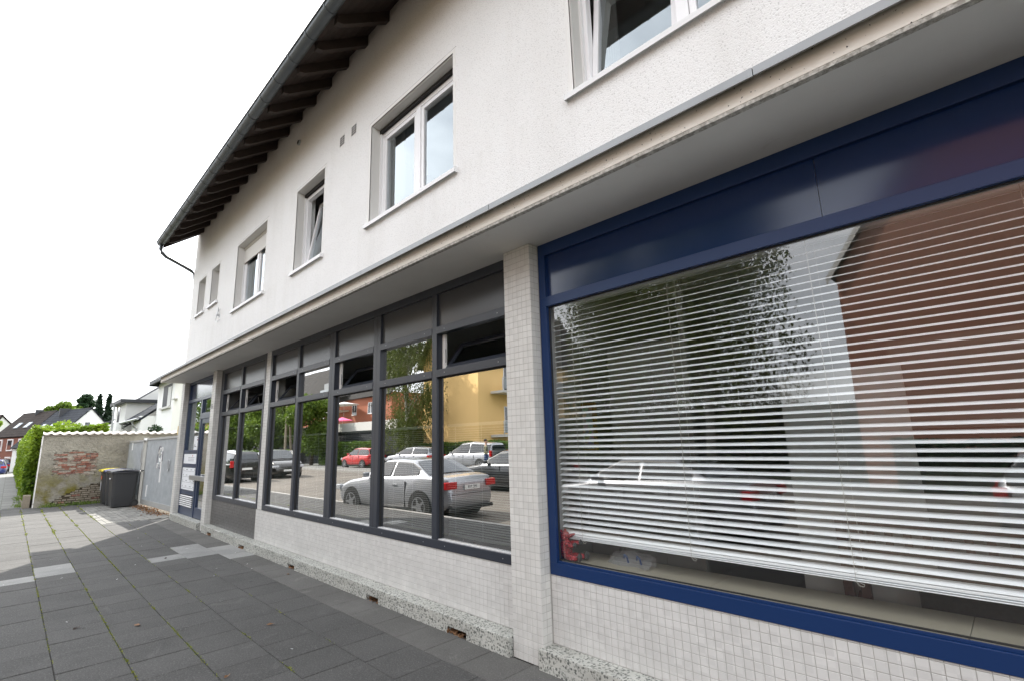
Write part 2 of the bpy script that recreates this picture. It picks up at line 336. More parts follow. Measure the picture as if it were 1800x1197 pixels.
def origin(parent):
    v = Vector((0, 0, 0)); p = parent
    while p: v += Vector(p.location); p = p.parent
    return v
USED = {}
def link(o, parent):
    COL.objects.link(o)
    if parent: o.parent = parent
def build(name, mb, mat, parent=None, smooth=False, bevel=0, local=False, kind=None, label=None, at=None, nrm=True, tint=False):
    me = bpy.data.meshes.new(name)
    off = Vector((0, 0, 0)) if local else origin(parent)
    o = bpy.data.objects.new(name, me); link(o, parent)
    if at is not None: o.location = Vector(at) - off; off = Vector(at)
    me.from_pydata([(p[0]-off.x, p[1]-off.y, p[2]-off.z) for p in mb.v], [], mb.f)
    for m in (mat if isinstance(mat, (list, tuple)) else [mat]): me.materials.append(MATS[m])
    me.polygons.foreach_set('material_index', mb.mi)
    if tint:
        a = me.attributes.new('tint', 'FLOAT', 'FACE'); a.data.foreach_set('value', mb.tint)
    if nrm:
        bm = bmesh.new(); bm.from_mesh(me); bmesh.ops.recalc_face_normals(bm, faces=bm.faces); bm.to_mesh(me); bm.free()
    if smooth: me.polygons.foreach_set('use_smooth', [True]*len(me.polygons))
    if bevel:
        b = o.modifiers.new('bevel', 'BEVEL'); b.width = bevel; b.segments = 2; b.limit_method = 'ANGLE'; b.angle_limit = math.radians(40)
    me.update()
    if kind: o['kind'] = kind
    if label: o['label'] = label
    return o
def tag(o, label, cat=None, group=None, kind=None):
    o['label'] = label
    if cat: o['category'] = cat
    if group: o['group'] = group
    if kind: o['kind'] = kind
    return o
def thing(name, loc, label, cat, group=None, rz=0):
    o = bpy.data.objects.new(name, None); COL.objects.link(o); o.location = loc; o.rotation_euler = (0, 0, rz); o.empty_display_size = .2
    return tag(o, label, cat, group)
def copy_tree(o, parent=None, first=True):
    c = o.copy(); COL.objects.link(c); c.parent = parent
    for ch in list(o.children): copy_tree(ch, c, False)
    return c

def quads(name, C, Nn, size, mat, parent=None, aspect=1.6, kind=None, at=None, droop=None):
    """many leaf-sized faces: C centres (n,3), size scalar or array"""
    n = len(C); C = np.asarray(C, float); off = np.array(origin(parent))
    if at is not None: off = np.array(at, float)
    a = RN.normal(size=(n, 3)); a /= np.linalg.norm(a, axis=1)[:, None]
    if droop is not None: a[:, 2] = -abs(a[:, 2]) - droop; a /= np.linalg.norm(a, axis=1)[:, None]
    b = np.cross(a, RN.normal(size=(n, 3))); b /= np.linalg.norm(b, axis=1)[:, None]
    sz = (np.ones(n)*size*RN.uniform(.6, 1.3, n))[:, None]
    P = np.stack([C-a*sz*aspect*.5, C+b*sz*.45, C+a*sz*aspect*.5, C-b*sz*.45], 1) - off
    me = bpy.data.meshes.new(name); me.vertices.add(4*n); me.vertices.foreach_set('co', P.reshape(-1))
    me.loops.add(4*n); me.loops.foreach_set('vertex_index', np.arange(4*n)); me.polygons.add(n)
    me.polygons.foreach_set('loop_start', np.arange(0, 4*n, 4)); me.polygons.foreach_set('loop_total', np.full(n, 4)); me.materials.append(MATS[mat]); me.update(calc_edges=True)
    o = bpy.data.objects.new(name, me); link(o, parent)
    if at is not None: o.location = Vector(at) - origin(parent)
    if kind: o['kind'] = kind
    return o

# ---------------------------------------------------------------- the ground
GZ = -0.25
g = MB().box(-400, 300, -300, 300, -.6, -.32); tag(build('ground', g, 'lawn'), 'grassy ground between and behind the houses', kind='structure')
g = MB().box(-300, 200, -10.4, -.795, -.5, GZ); tag(build('road', g, 'road_asphalt'), 'worn grey asphalt street along the shop building', kind='structure')
g = MB().box(-120, 60, -12.6, -10.55, -.5, -.13); g.box(-120, -17, -21, -12.6, -.5, -.17); tag(build('far_pavement', g, 'far_pavement'), 'slabbed pavement and parking bays on the far side of the street', kind='structure')
g = MB()
for i in range(-120, 60): g.box(i+.004, i+.996, -10.55, -10.4, -.5, -.12)
for i in range(-75, 20): g.box(i+.004, i+.996, -.942, -.797, -.5, -.006)
build('kerb', g, 'kerb_stone', kind='structure')
g = MB().box(-21.3, 12, -.797, 2.9, -.5, -.0125); tag(build('pavement', g, 'joint_soil'), 'pavement of square grey concrete slabs with mossy joints', kind='structure')
PAV = bpy.data.objects['pavement']
g = MB().box(-90, -21.3, -.797, .45, -.5, -.002); tag(build('pavement_beyond', g, 'far_pavement'), 'slabbed pavement running on past the garden hedge', kind='structure')
g = MB().box(-90, -21.3, .45, 3.4, -.5, .01); g.box(-21.3, -14.5, 2.9, 6, -.5, -.02); build('garden_soil', g, 'soil', kind='structure')

PALE = [(-9.80, 2.2), (-9.4, 2.2), (-8.98, 2.2), (-9.2, 1.8), (-9.72, .6), (-9.32, .6), (-9.2, .2), (-9.36, 2.6), (-8.95, 2.6), (-8.55, 2.6)]
edgesY = [-.795, -.385, .02, .42, .825, 1.23, 1.625, 2.05, 2.455, 2.838]
phase = [.12, .33, .03, .24, .04, .27, .07, -3.473+4.04, -2.909+4.04]
cells = []
for ci in range(9):
    y0, y1 = edgesY[ci], edgesY[ci+1]; x = .6 + (phase[ci] % .404) - .404
    while x > -21.2:
        cx, cy_ = x-.202, (y0+y1)/2; x -= .404
        if cx < -14.6 and cx > -19.6 and cy_ > 1.6: continue
        p = pixel(cx, cy_, 0); vis = p and -60 < p[0] < 1860 and p[1] < 1300
        cells.append((0 if vis else 1, p[2] if p else 99, cx, cy_, y0, y1))
cells.sort(); near = cells[:300]; rest = cells[300:]
def slab(mb, cx, y0, y1, t):
    h = random.uniform(-.0016, .0016); gx = random.uniform(.0018, .0032); w = .202
    a, b, c_, d = [h+random.uniform(-.0012, .0012) for _ in range(4)]; e = .003
    x0, x1, Y0, Y1 = cx-w+gx, cx+w-gx, y0+gx, y1-gx
    mb.add([(x0, Y0, -.012), (x1, Y0, -.012), (x1, Y1, -.012), (x0, Y1, -.012), (x0, Y0, a-e), (x1, Y0, b-e), (x1, Y1, c_-e), (x0, Y1, d-e),
            (x0+e, Y0+e, a), (x1-e, Y0+e, b), (x1-e, Y1-e, c_), (x0+e, Y1-e, d)],
           [(0, 1, 5, 4), (1, 2, 6, 5), (2, 3, 7, 6), (3, 0, 4, 7), (4, 5, 9, 8), (5, 6, 10, 9), (6, 7, 11, 10), (7, 4, 8, 11), (8, 9, 10, 11)], 0, t)
far_mb = MB()
for i, (_, _, cx, cy_, y0, y1) in enumerate(near + rest):
    t = random.random(); pale = any(abs(cx-a) < .2 and abs(cy_-b) < .2 for a, b in PALE)
    smooth_ = cy_ > 2.4
    if i < 300:
        m = MB(); slab(m, cx, y0, y1, t)
        build('paving_slab', m, 'paving_pale' if pale else 'paving_smooth' if smooth_ else 'paving_concrete', PAV, at=(cx, cy_, 0), nrm=False, tint=True)
    else: slab(far_mb, cx, y0, y1, t)
build('paving_slabs', far_mb, 'paving_concrete', PAV, kind='stuff', nrm=False, tint=True)
m = MB(); y = 1.63; r_ = 0
while y < 2.88:
    x = -19.65 + (.1 if r_ % 2 else 0)
    while x < -14.75:
        h = random.uniform(-.004, .003); m.box(x+.003, x+.197, y+.003, y+.097, -.0125, h, 0, random.random()); x += .2
    y += .1; r_ += 1
build('small_pavers', m, 'small_paver', PAV, kind='stuff', tint=True)

# moss and weeds in the joints
C = []
for yl, dens in ((.42, 1.0), (.825, 1.3), (1.23, 1.6), (1.625, .6), (.02, .5), (2.05, .15)):
    for _ in range(int(150*dens)):
        x0 = -RN.uniform(2.5, 20.5)**1.0; 
        if RN.rand() < .35: continue
        n_ = RN.randint(6, 22); C.append(np.c_[RN.normal(x0, .05, n_), RN.normal(yl, .005, n_), np.abs(RN.normal(0, .003, n_))])
moss = quads('moss', np.concatenate(C), None, .008, 'moss_leaf', None, 1.2); tag(moss, 'yellow green moss growing in the joints of the pavement', 'moss', kind='stuff')
C = []
for _ in range(46):
    x0 = -RN.uniform(13.4, 20.5); yl = [.42, .825, 1.23, 1.625][RN.randint(4)]; n_ = RN.randint(6, 22)
    C.append(np.c_[RN.normal(x0, .10, n_), RN.normal(yl, .014, n_), np.abs(RN.normal(.006, .008, n_))])
wd = quads('joint_weeds', np.concatenate(C), None, .018, 'moss_leaf', None, 1.4); tag(wd, 'yellowish weeds growing flat in the sunny joints near the old wall', 'weeds', kind='stuff'); C = []
for _ in range(40):
    x0 = -20.75+RN.normal(0, .1); y0 = RN.uniform(.8, 2.3); n_ = RN.randint(15, 45)
    C.append(np.c_[RN.normal(x0, .07, n_), RN.normal(y0, .10, n_), np.abs(RN.normal(.03, .045, n_))])
for _ in range(30):
    n_ = RN.randint(10, 30); C.append(np.c_[RN.normal(RN.uniform(-27, -21.1), .2, n_), RN.normal(.40, .07, n_), np.abs(RN.normal(.02, .03, n_))])
wd = quads('weeds', np.concatenate(C), None, .021, 'weed_leaf', None, 1.7); tag(wd, 'small green weeds sprouting along the old wall and joints', 'weeds', kind='stuff')
C = np.c_[RN.uniform(-18.6, -15.2, 520), RN.normal(2.83, .09, 520), np.abs(RN.normal(.004, .006, 520))]
dl = quads('leaf_litter', C, None, .035, 'dead_leaf', None, 1.5); tag(dl, 'dry brown leaf litter gathered under the metal gate', 'leaf litter', kind='stuff')
for (x, y, rz, sc, lb) in [(-6.0, 1.02, .4, .09, 'dark reddish dry leaf lying flat across a mossy joint'), (-5.05, 1.86, 1.1, .075, 'pale pink dry leaf on the slabs in front of the tiled wall'),
                           (-6.35, .62, 2.2, .07, 'blackish curled leaf on the slabs near the bottom left'), (-6.75, 2.66, .2, .06, 'orange dry leaf just in front of the terrazzo step'),
                           (-9.2, 1.82, 2.8, .08, 'small black leaf lying on the single pale slab'), (-4.2, 1.27, 2.0, .05, 'little tan leaf scrap in the middle of the dark slabs')]:
    m = MB(); s_ = sc
    m.add([(-.5*s_, 0, .006), (-.15*s_, .22*s_, .014), (.3*s_, .14*s_, .006), (.55*s_, 0, .016), (.25*s_, -.2*s_, .010), (-.2*s_, -.17*s_, .004), (0, 0, .003)],
          [(0, 1, 6), (1, 2, 6), (2, 3, 6), (3, 4, 6), (4, 5, 6), (5, 0, 6)])
    o = build('fallen_leaf', m, 'dead_leaf' if 'black' not in lb else 'dark_timber', None, local=True, nrm=False); o.location = (x, y, .001); o.rotation_euler = (0, 0, rz); tag(o, lb, 'leaf')
lit = MB()
for _ in range(30):
    x, y = -RN.uniform(2.6, 12), RN.uniform(-.2, 2.7); a = RN.uniform(0, 3); l_ = RN.uniform(.008, .028); w_ = .006
    ca, sa = math.cos(a), math.sin(a); lit.add([(x+ca*l_-sa*w_, y+sa*l_+ca*w_, .003), (x-ca*l_-sa*w_, y-sa*l_+ca*w_, .003), (x-ca*l_+sa*w_, y-sa*l_-ca*w_, .007), (x+ca*l_+sa*w_, y+sa*l_-ca*w_, .006)], [(0, 1, 2, 3)])
tag(build('litter', lit, 'white_metal', nrm=False), 'tiny pale scraps and stubs scattered on the pavement', 'litter', kind='stuff')

# ---------------------------------------------------------------- the shop building
B = thing('shop_building', (-7, 2.85, 0), 'long white rendered building with tiled shopfronts and a concrete canopy', 'building')
YW, YF, YP = 2.85, 2.95, 2.839
WIN = [(-13.77, -13.05, 4.74, 5.655), (-12.64, -11.93, 4.74, 5.665), (-10.78, -9.01, 4.26, 5.67), (-7.745, -6.63, 4.25, 5.675), (-5.36, -3.565, 4.25, 5.66), (-2.12, -.30, 4.255, 5.66)]
XL, XR, ZT, ZB = -14.37, 4.5, 7.16, 3.30
T = .045
xs = sorted({XL, XR} | {w[0]+T for w in WIN} | {w[1]-T for w in WIN})
w_ = MB(); D = .17
for a, b in zip(xs[:-1], xs[1:]):
    hole = next((w for w in WIN if abs(w[0]+T-a) < 1e-6 and abs(w[1]-T-b) < 1e-6), None)
    if hole:
        w_.box(a, b, YW, YW+.3, ZB, hole[2]); w_.box(a, b, YW, YW+.3, hole[3]-T, ZT)
    else: w_.box(a, b, YW, YW+.3, ZB, ZT)
w_.box(XL, XL+.3, YW+.3, 11, ZB, ZT); w_.box(XR-.3, XR, YW+.3, 11, ZB, ZT); w_.box(XL, XR, 11, 11.3, ZB, ZT)
w_.prism([(YW, ZT), (11.3, ZT), (7, 10.2)], XL, XL+.25, 'x'); w_.prism([(YW, ZT), (11.3, ZT), (7, 10.2)], XR-.25, XR, 'x')
build('upper_wall', w_, 'render_plaster', B)
m = MB(); m.box(XL, XL+.25, 2.96, 11.3, 0, 3.152); m.box(XL+.25, XR, 11, 11.3, 0, 3.152); m.box(XR-.25, XR, 2.96, 11, 0, 3.152); build('lower_side_wall', m, 'render_plaster', B)
m = MB().box(XL+.01, XR-.01, 2.99, 11.2, 3.153, 3.299); m.box(XL+.3, XR-.3, YW+.3, 11, 5.9, 6.0); build('floor_slab', m, 'interior_ceiling', B)
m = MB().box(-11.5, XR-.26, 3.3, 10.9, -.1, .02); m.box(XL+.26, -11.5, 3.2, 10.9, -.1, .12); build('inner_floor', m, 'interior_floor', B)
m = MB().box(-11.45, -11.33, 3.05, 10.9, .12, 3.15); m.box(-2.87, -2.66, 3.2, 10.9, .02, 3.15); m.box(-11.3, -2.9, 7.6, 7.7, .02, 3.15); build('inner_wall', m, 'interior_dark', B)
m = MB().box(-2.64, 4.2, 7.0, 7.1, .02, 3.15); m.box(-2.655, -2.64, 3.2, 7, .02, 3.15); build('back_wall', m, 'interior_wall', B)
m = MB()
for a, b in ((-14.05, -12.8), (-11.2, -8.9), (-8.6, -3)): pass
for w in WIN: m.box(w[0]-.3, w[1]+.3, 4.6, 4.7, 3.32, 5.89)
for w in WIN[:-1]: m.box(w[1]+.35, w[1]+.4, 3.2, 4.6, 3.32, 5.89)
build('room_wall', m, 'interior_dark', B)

# smooth plaster bands, reveals, sills, windows
for wi, (x0, x1, z0, z1) in enumerate(WIN):
    small = wi < 2
    wn = MB(); e = .0025
    wn.box(x0, x1, YW-e, YW+.01, z1-T, z1+.0); wn.box(x0, x0+T, YW-e, YW+.01, z0, z1-T); wn.box(x1-T, x1, YW-e, YW+.01, z0, z1-T)
    W_ = build('window', wn, 'smooth_plaster', B); build('top_joint', MB().box(x0, x1+.01, YW-.0012, YW+.005, z1+.0002, z1+.005), 'dark_gap', W_)
    tag(W_, ['narrow window nearest the far corner', 'second narrow window', 'window with a partly lowered roller shutter', 'slim window tilted open', 'wide two-light window reflecting the sky', 'wide window with its left light tilted open, cut by the top of the picture'][wi])
    a, b, c, d = x0+T, x1-T, z0, z1-T
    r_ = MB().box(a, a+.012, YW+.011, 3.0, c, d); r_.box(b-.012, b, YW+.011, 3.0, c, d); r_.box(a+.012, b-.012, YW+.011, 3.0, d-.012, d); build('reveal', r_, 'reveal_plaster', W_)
    m = MB().box(x0-.015, x1+.015, YW-.045, 3.02, z0-.028, z0-.004); m.box(x0-.015, x1+.015, YW-.045, YW-.040, z0-.05, z0-.028)
    m.box(x0-.022, x0-.015, YW-.047, YW+.05, z0-.05, z0+.012); m.box(x1+.015, x1+.022, YW-.047, YW+.05, z0-.05, z0+.012); build('sill', m, 'white_metal', W_, bevel=.001)
    a += .012; b -= .012; d -= .012
    if not small:
        m = MB().box(a, b, 2.965, 3.0, d-.055, d-.006); build('shutter_slot', m, 'dark_gap' if wi != 2 else 'shutter_slats', W_)
        build('shutter_guide', MB().box(a, a+.022, 2.972, 2.998, c, d-.06), 'white_metal', W_); build('shutter_guide', MB().box(b-.022, b, 2.972, 2.998, c, d-.06), 'white_metal', W_)
        a += .0; d -= .055
    y0, y1 = 3.0, 3.07
    m = MB().frame(a, b, c, d, .055, y0, y1); nl = 1 if (b-a) < 1.2 else 2
    if nl == 2: m.box((a+b)/2-.045, (a+b)/2+.045, y0-.008, y1, c+.055, d-.055)
    build('frame', m, 'white_pvc', W_, bevel=.004)
    lights = [(a+.055, b-.055)] if nl == 1 else [(a+.055, (a+b)/2-.045), ((a+b)/2+.045, b-.055)]
    for li, (la, lb) in enumerate(lights):
        tilt = (wi == 3) or (wi == 5 and li == 0) ; sw = .05 if not small else .035
        m = MB().frame(la+.003, lb-.003, c+.058, d-.058, sw, 3.006, 3.06)
        p = MB()
        pa = (la+.003+sw, lb-.003-sw, c+.058+sw, d-.058-sw)
        p.add([(pa[0], 3.028, pa[2]), (pa[1], 3.028, pa[2]), (pa[1], 3.028, pa[3]), (pa[0], 3.028, pa[3])], [(0, 1, 2, 3)], 0)
        p.add([(pa[0], 3.034, pa[2]), (pa[1], 3.034, pa[2]), (pa[1], 3.034, pa[3]), (pa[0], 3.034, pa[3])], [(3, 2, 1, 0)], 1)
        if tilt:
            ang = math.radians(-9 if wi == 3 else -7); M = Matrix.Translation((0, 3.03, c+.058)) @ Matrix.Rotation(ang, 4, 'X') @ Matrix.Translation((0, -3.03, -(c+.058))); m.xform(M); p.xform(M)
        build('sash', m, 'white_pvc', W_, bevel=.003); build('pane', p, ['window_glass', 'clear_glass_edge'], W_, nrm=False)
    if wi in (2, 4, 5):
        cu = MB(); n_ = 60; yy = 3.16
        for (ca_, cb_) in ([(a+.03, a+.24)] if wi != 4 else [(a+.03, a+.30), (b-.28, b-.03)]):
            pts = [(ca_+(cb_-ca_)*i/n_, yy+.022*math.sin(i*1.1)) for i in range(n_+1)]
            cu.add([(p[0], p[1], c+.03) for p in pts]+[(p[0], p[1], d-.02) for p in pts], [(i, i+1, i+n_+2, i+n_+1) for i in range(n_)])
        build('curtain', cu, 'interior_wall', W_, nrm=False)
    if wi == 2:
        m = MB(); z = d-.004
        for i in range(5): m.box(a+.02, b-.02, 2.978, 2.990, z-.05*(i+1)+.003, z-.05*i)
        m.box(a+.015, b-.015, 2.972, 2.994, z-.29, z-.25); build('roller_shutter', m, 'shutter_slats', W_)

# vents, hole, wire bracket, mounted on the upper wall
for vx in (-6.146, -5.80):
    m = MB().frame(vx-.075, vx+.075, 5.735, 5.90, .006, YW-.004, YW+.002); build('air_vent', m, 'smooth_plaster', B)
    s_ = MB()
    for i in range(4):
        for sx in (-.068, .006): s_.box(vx+sx, vx+sx+.060, YW-.0045, YW-.0005, 5.748+i*.036, 5.766+i*.036)
    build('vent_slots', s_, 'dark_gap', B, kind='stuff')
m = MB().cyl((-7.741, YW-.03, 6.545), (-7.741, YW+.0, 6.545), .045, 14); build('pipe_end', m, 'steel', B, smooth=False)
m = MB().cyl((-7.741, YW-.034, 6.545), (-7.741, YW-.031, 6.545), .033, 12); build('pipe_mouth', m, 'dark_gap', B)
m = MB().tube([(-11.72, YW-.01, 4.50), (-11.70, YW-.05, 4.36), (-11.73, YW-.05, 4.24), (-11.62, YW-.05, 4.20), (-11.56, YW-.02, 4.23)], .006, 6)
m.tube([(-11.60, YW-.01, 4.48), (-11.64, YW-.05, 4.40), (-11.60, YW-.05, 4.50), (-11.61, YW-.02, 4.30)], .005, 6); m.box(-11.72, -11.68, YW-.05, YW, 4.34, 4.38); build('wire_bracket', m, 'steel', B)

# eaves: rafters, boarding, gutter, downpipe, roof
pitch = math.radians(37); tp = math.tan(pitch)
def zr(y): return 7.10 + (y-2.85)*tp                       # underside of the boarding
i = 0; x = -13.86+.06
while x < 4.4:
    m = MB().prism([(2.90, zr(2.90)-.155), (2.90, zr(2.90)), (2.16, zr(2.16)), (2.16, zr(2.16)-.10), (2.24, zr(2.24)-.14)], x-.042, x+.042, 'x')
    build('rafter', m, 'dark_timber', B); x += .552
YE = 2.10
for j in range(7):                                          # boards run along the eaves, each its own piece
    ya, yb = YE+j*.112, YE+(j+1)*.112-.003
    m = MB().prism([(ya, zr(ya)), (yb, zr(yb)), (yb, zr(yb)+.02), (ya, zr(ya)+.02)], -14.14, XR+.1, 'x'); build('eaves_board', m, 'dark_timber', B)
rf = MB(); ridge_y = 7.0
rf.prism([(YE-.05, zr(YE-.05)+.024), (ridge_y, zr(ridge_y)+.024), (12.2, zr(ridge_y)+.024-(12.2-ridge_y)*tp), (12.2, zr(ridge_y)+.10-(12.2-ridge_y)*tp), (ridge_y, zr(ridge_y)+.10), (YE-.05, zr(YE-.05)+.10)], -14.17, XR+.15, 'x')
build('roof', rf, 'pantile_dark', B)
m = MB().box(-14.17, -14.142, YE, 2.85, 0, .001) if False else MB().prism([(YE, zr(YE)-.10), (2.85, zr(2.85)-.10), (2.85, zr(2.85)+.02), (YE, zr(YE)+.02)], -14.168, -14.142, 'x'); build('bargeboard', m, 'dark_timber', B)
# half-round gutter: sections with beads
gx, gy, gz, gr = -14.20, 2.045, 6.56, .078
prof = [(gy+gr*math.cos(t), gz+gr*math.sin(t)) for t in [math.pi+math.pi*i/12 for i in range(13)]]; prof = prof + [(gy+(gr-.006)*math.cos(t), gz+(gr-.006)*math.sin(t)) for t in [2*math.pi-math.pi*i/12 for i in range(13)]]
g_ = MB(); g_.prism(prof, gx, XR+.1, 'x'); g_.tube([(gx, gy-gr-.004, gz+.004), (XR+.1, gy-gr-.004, gz+.004)], .011, 8)
g_.prism([(gy+gr*math.cos(t), gz+gr*math.sin(t)) for t in [math.pi+math.pi*i/12 for i in range(13)]], gx-.004, gx, 'x')
G = build('gutter', g_, 'gutter_zinc', B, smooth=False)
x = -13.85
while x < 4.3:
    b_ = MB().prism([(gy+(gr+.006)*math.cos(t), gz+(gr+.006)*math.sin(t)) for t in [math.pi+math.pi*i/12 for i in range(13)]]+[(gy+gr*math.cos(t), gz+gr*math.sin(t)) for t in [2*math.pi-math.pi*i/12 for i in range(13)]], x-.012, x+.012, 'x')
    build('gutter_bracket', b_, 'gutter_zinc', G); x += .528
m = MB().tube([(-14.08, gy, gz-.06), (-14.08, gy, gz-.20), (-14.09, gy+.03, gz-.27), (-14.13, gy+.13, gz-.34), (-14.30, gy+.55, gz-.45), (-14.40, gy+.74, gz-.50), (-14.45, gy+.83, gz-.56), (-14.45, gy+.86, gz-.8), (-14.45, gy+.86, 3.4)], .040, 12)
build('downpipe', m, 'gutter_zinc', B, smooth=True)

# canopy slab with zinc drip edge
m = MB().box(-14.30, XR, 2.372, YW, 3.172, 3.292); C_ = build('canopy', m, 'concrete_fascia', B)
m = MB().box(-14.30, XR, 2.374, 2.41, 3.150, 3.1719); build('canopy_drip_edge', m, 'concrete_edge', C_)
m = MB().box(-14.30, XR, 2.41, 2.96, 3.158, 3.1719); build('soffit', m, 'soffit_paint', C_)
zx = [-14.62, -12.2, -10.243, -8.324, -6.373, -4.44, -2.513, -.63, 1.25, 3.1, XR]
for a, b in zip(zx[:-1], zx[1:]):
    m = MB().prism([(2.312, 3.248), (2.312, 3.293), (2.86, 3.325), (2.86, 3.322), (2.316, 3.290), (2.316, 3.248)], a, b-.004, 'x')
    m.box(b-.03, b-.004, 2.3105, 2.312, 3.246, 3.293); m.prism([(2.316, 3.248), (2.316, 3.251), (2.335, 3.258), (2.335, 3.255)], a, b-.004, 'x'); build('flashing', m, 'zinc', C_)

# mosaic tiled piers and parapet walls
def tile_face(mb, ax, u0, nu, v0, nv, w, out, g_=.0030, e=.0022, dep=.0018, vtop=None, ucut=None):
    """tiles on a plane; ax 'x': the face looks along -Y at y=w, u along x; ax 'y': the face looks along out*X at x=w, u along y"""
    items = []
    for j in range(nv):
        for i in range(nu):
            ua, ub = u0+i*TP+g_/2, u0+(i+1)*TP-g_/2; va, vb = v0+j*TP+g_/2, v0+(j+1)*TP-g_/2
            if vtop and va > vtop-.006: continue
            if vtop: vb = min(vb, vtop-.0015)
            if ucut: ub = min(ub, ucut-.0015)
            if ub-ua < .006: continue
            h = dep+random.uniform(-.0003, .0005)
            if ax == 'x':
                P = lambda u, v, t: (u, w-t, v)
            else: P = lambda u, v, t: (w+out*t, u, v)
            vs = [P(ua, va, 0), P(ub, va, 0), P(ub, vb, 0), P(ua, vb, 0), P(ua+e*.5, va+e*.5, h), P(ub-e*.5, va+e*.5, h), P(ub-e*.5, vb-e*.5, h), P(ua+e*.5, vb-e*.5, h)]
            fs = [(4, 5, 6, 7), (0, 1, 5, 4), (1, 2, 6, 5), (2, 3, 7, 6), (3, 0, 4, 7)]
            if ax == 'y' and out < 0 or False: fs = [tuple(reversed(f)) for f in fs]
            items.append((vs, fs, ((ua+ub)/2, (va+vb)/2)))
    return items
def put(items, name, mat, parent, single=None):
    mb = MB()
    for vs, fs, c in items: mb.add(vs, fs)
    if mb.v: build(name, mb, mat, parent, kind='stuff', nrm=False)
Z1 = 3.157
def pier(x0, nx, depth_n, y0, label, z0=0.0):
    x1 = x0+nx*TP; d_ = depth_n*TP
    m = MB().box(x0+.001, x1-.001, y0+.0022, 3.2, z0, Z1-.001); P = build('pier', m, 'grout', B, label=label)
    nv = int((Z1-z0)/TP)+1
    it = tile_face(None, 'x', x0, nx, z0, nv, y0+.0022, 0, vtop=Z1-.001) + tile_face(None, 'y', y0, depth_n, z0, nv, x1-.001, 1, vtop=Z1-.001)
    put(it, 'tiles', 'pilaster_tile', P); return P
pier(-2.917, 6, 2, YP, 'square tiled pier between the grey and the blue shopfront')
pier(-11.69, 5, 2, YP, 'tiled pier right of the entrance door'); pier(-14.37, 5, 2, YP, 'tiled pier at the far corner')
m = MB().box(-8.896, -8.676, 2.9522, 3.2, .134, Z1-.001); P = build('slim_pier', m, 'grout', B); put(tile_face(None, 'x', -8.896, 5, .60, 51, 2.9522, 0, vtop=Z1-.001, ucut=-8.676), 'tiles', 'mosaic_tile', P)
m = MB().box(-8.95, -2.918, 2.9522, 3.2, 0, .598); P = build('parapet_wall', m, 'grout', B, label='light mosaic tiled parapet under the grey windows')
put(tile_face(None, 'x', -8.93, 120, .134, 10, 2.9522, 0, vtop=.598, ucut=-2.918), 'tiles', 'mosaic_tile', P)
m = MB().box(-11.437, -8.951, 2.9522, 3.2, 0, .598); P = build('parapet_wall', m, 'dark_grout', B, label='dark painted tiled parapet under the far grey windows')
put(tile_face(None, 'x', -11.437, 50, .134, 10, 2.9522, 0, vtop=.598, ucut=-8.951), 'tiles', 'dark_painted_tile', P)
m = MB().box(-2.613, XR, 2.9522, 3.2, 0, .598); P = build('parapet_wall', m, 'grout', B, label='light mosaic tiled parapet under the blue shop window')
it = tile_face(None, 'x', -2.613, 140, .134, 10, 2.9522, 0, vtop=.598)
def vis(c):
    p = pixel(c[0], 2.95, c[1]); return (0 if p and p[0] < 1815 and p[1] < 1215 else 1, p[2] if p else 99)
it.sort(key=lambda q: vis(q[2])); base_mb = {}
for vs, fs, c in it[:300]:
    build('tile', MB().add(vs, fs), 'mosaic_tile', P, at=(c[0], 2.95, c[1]), nrm=False)
put(it[300:], 'tiles', 'mosaic_tile', P)

# terrazzo plinth blocks
def plinth(x0, x1, notches, label, zt=.134):
    m = MB(); xs_ = [x0]+[v for n_ in notches for v in n_]+[x1]
    m.box(x0, x1, 2.80, 2.951, .052, zt)
    for a, b in zip(xs_[0::2], xs_[1::2]): m.box(a, b, 2.80, 2.951, -.01, .0518)
    o = build('plinth_block', m, 'terrazzo', B, bevel=.004, label=label); return o
plinth(-14.15, -11.80, [], 'terrazzo door step at the far end'); 
plinth(-11.437, -10.22, [(-11.034, -10.761)], 'terrazzo block with one slot, nearest the door')
plinth(-10.216, -8.05, [(-9.197, -8.925)], 'terrazzo block below the dark painted parapet')
plinth(-8.046, -5.90, [(-7.142, -6.92)], 'terrazzo block below the slim tiled pier')
plinth(-5.896, -2.925, [(-5.055, -4.807), (-3.672, -3.424)], 'terrazzo block with two slots, ending at the square pier')
plinth(-2.627, XR, [(-1.1, -.85)], 'terrazzo block below the blue shop window')
C = []
for a, b in ((-11.03, -10.76), (-9.19, -8.93), (-7.14, -6.92), (-5.05, -4.81), (-3.67, -3.43)):
    n_ = 60; C.append(np.c_[RN.uniform(a, b, n_), RN.uniform(2.80, 2.90, n_), np.abs(RN.normal(.008, .010, n_))])
o = quads('slot_leaves', np.concatenate(C), None, .028, 'dead_leaf', None, 1.5); tag(o, 'brown dead leaves caught in the slots under the terrazzo', 'leaves', kind='stuff')

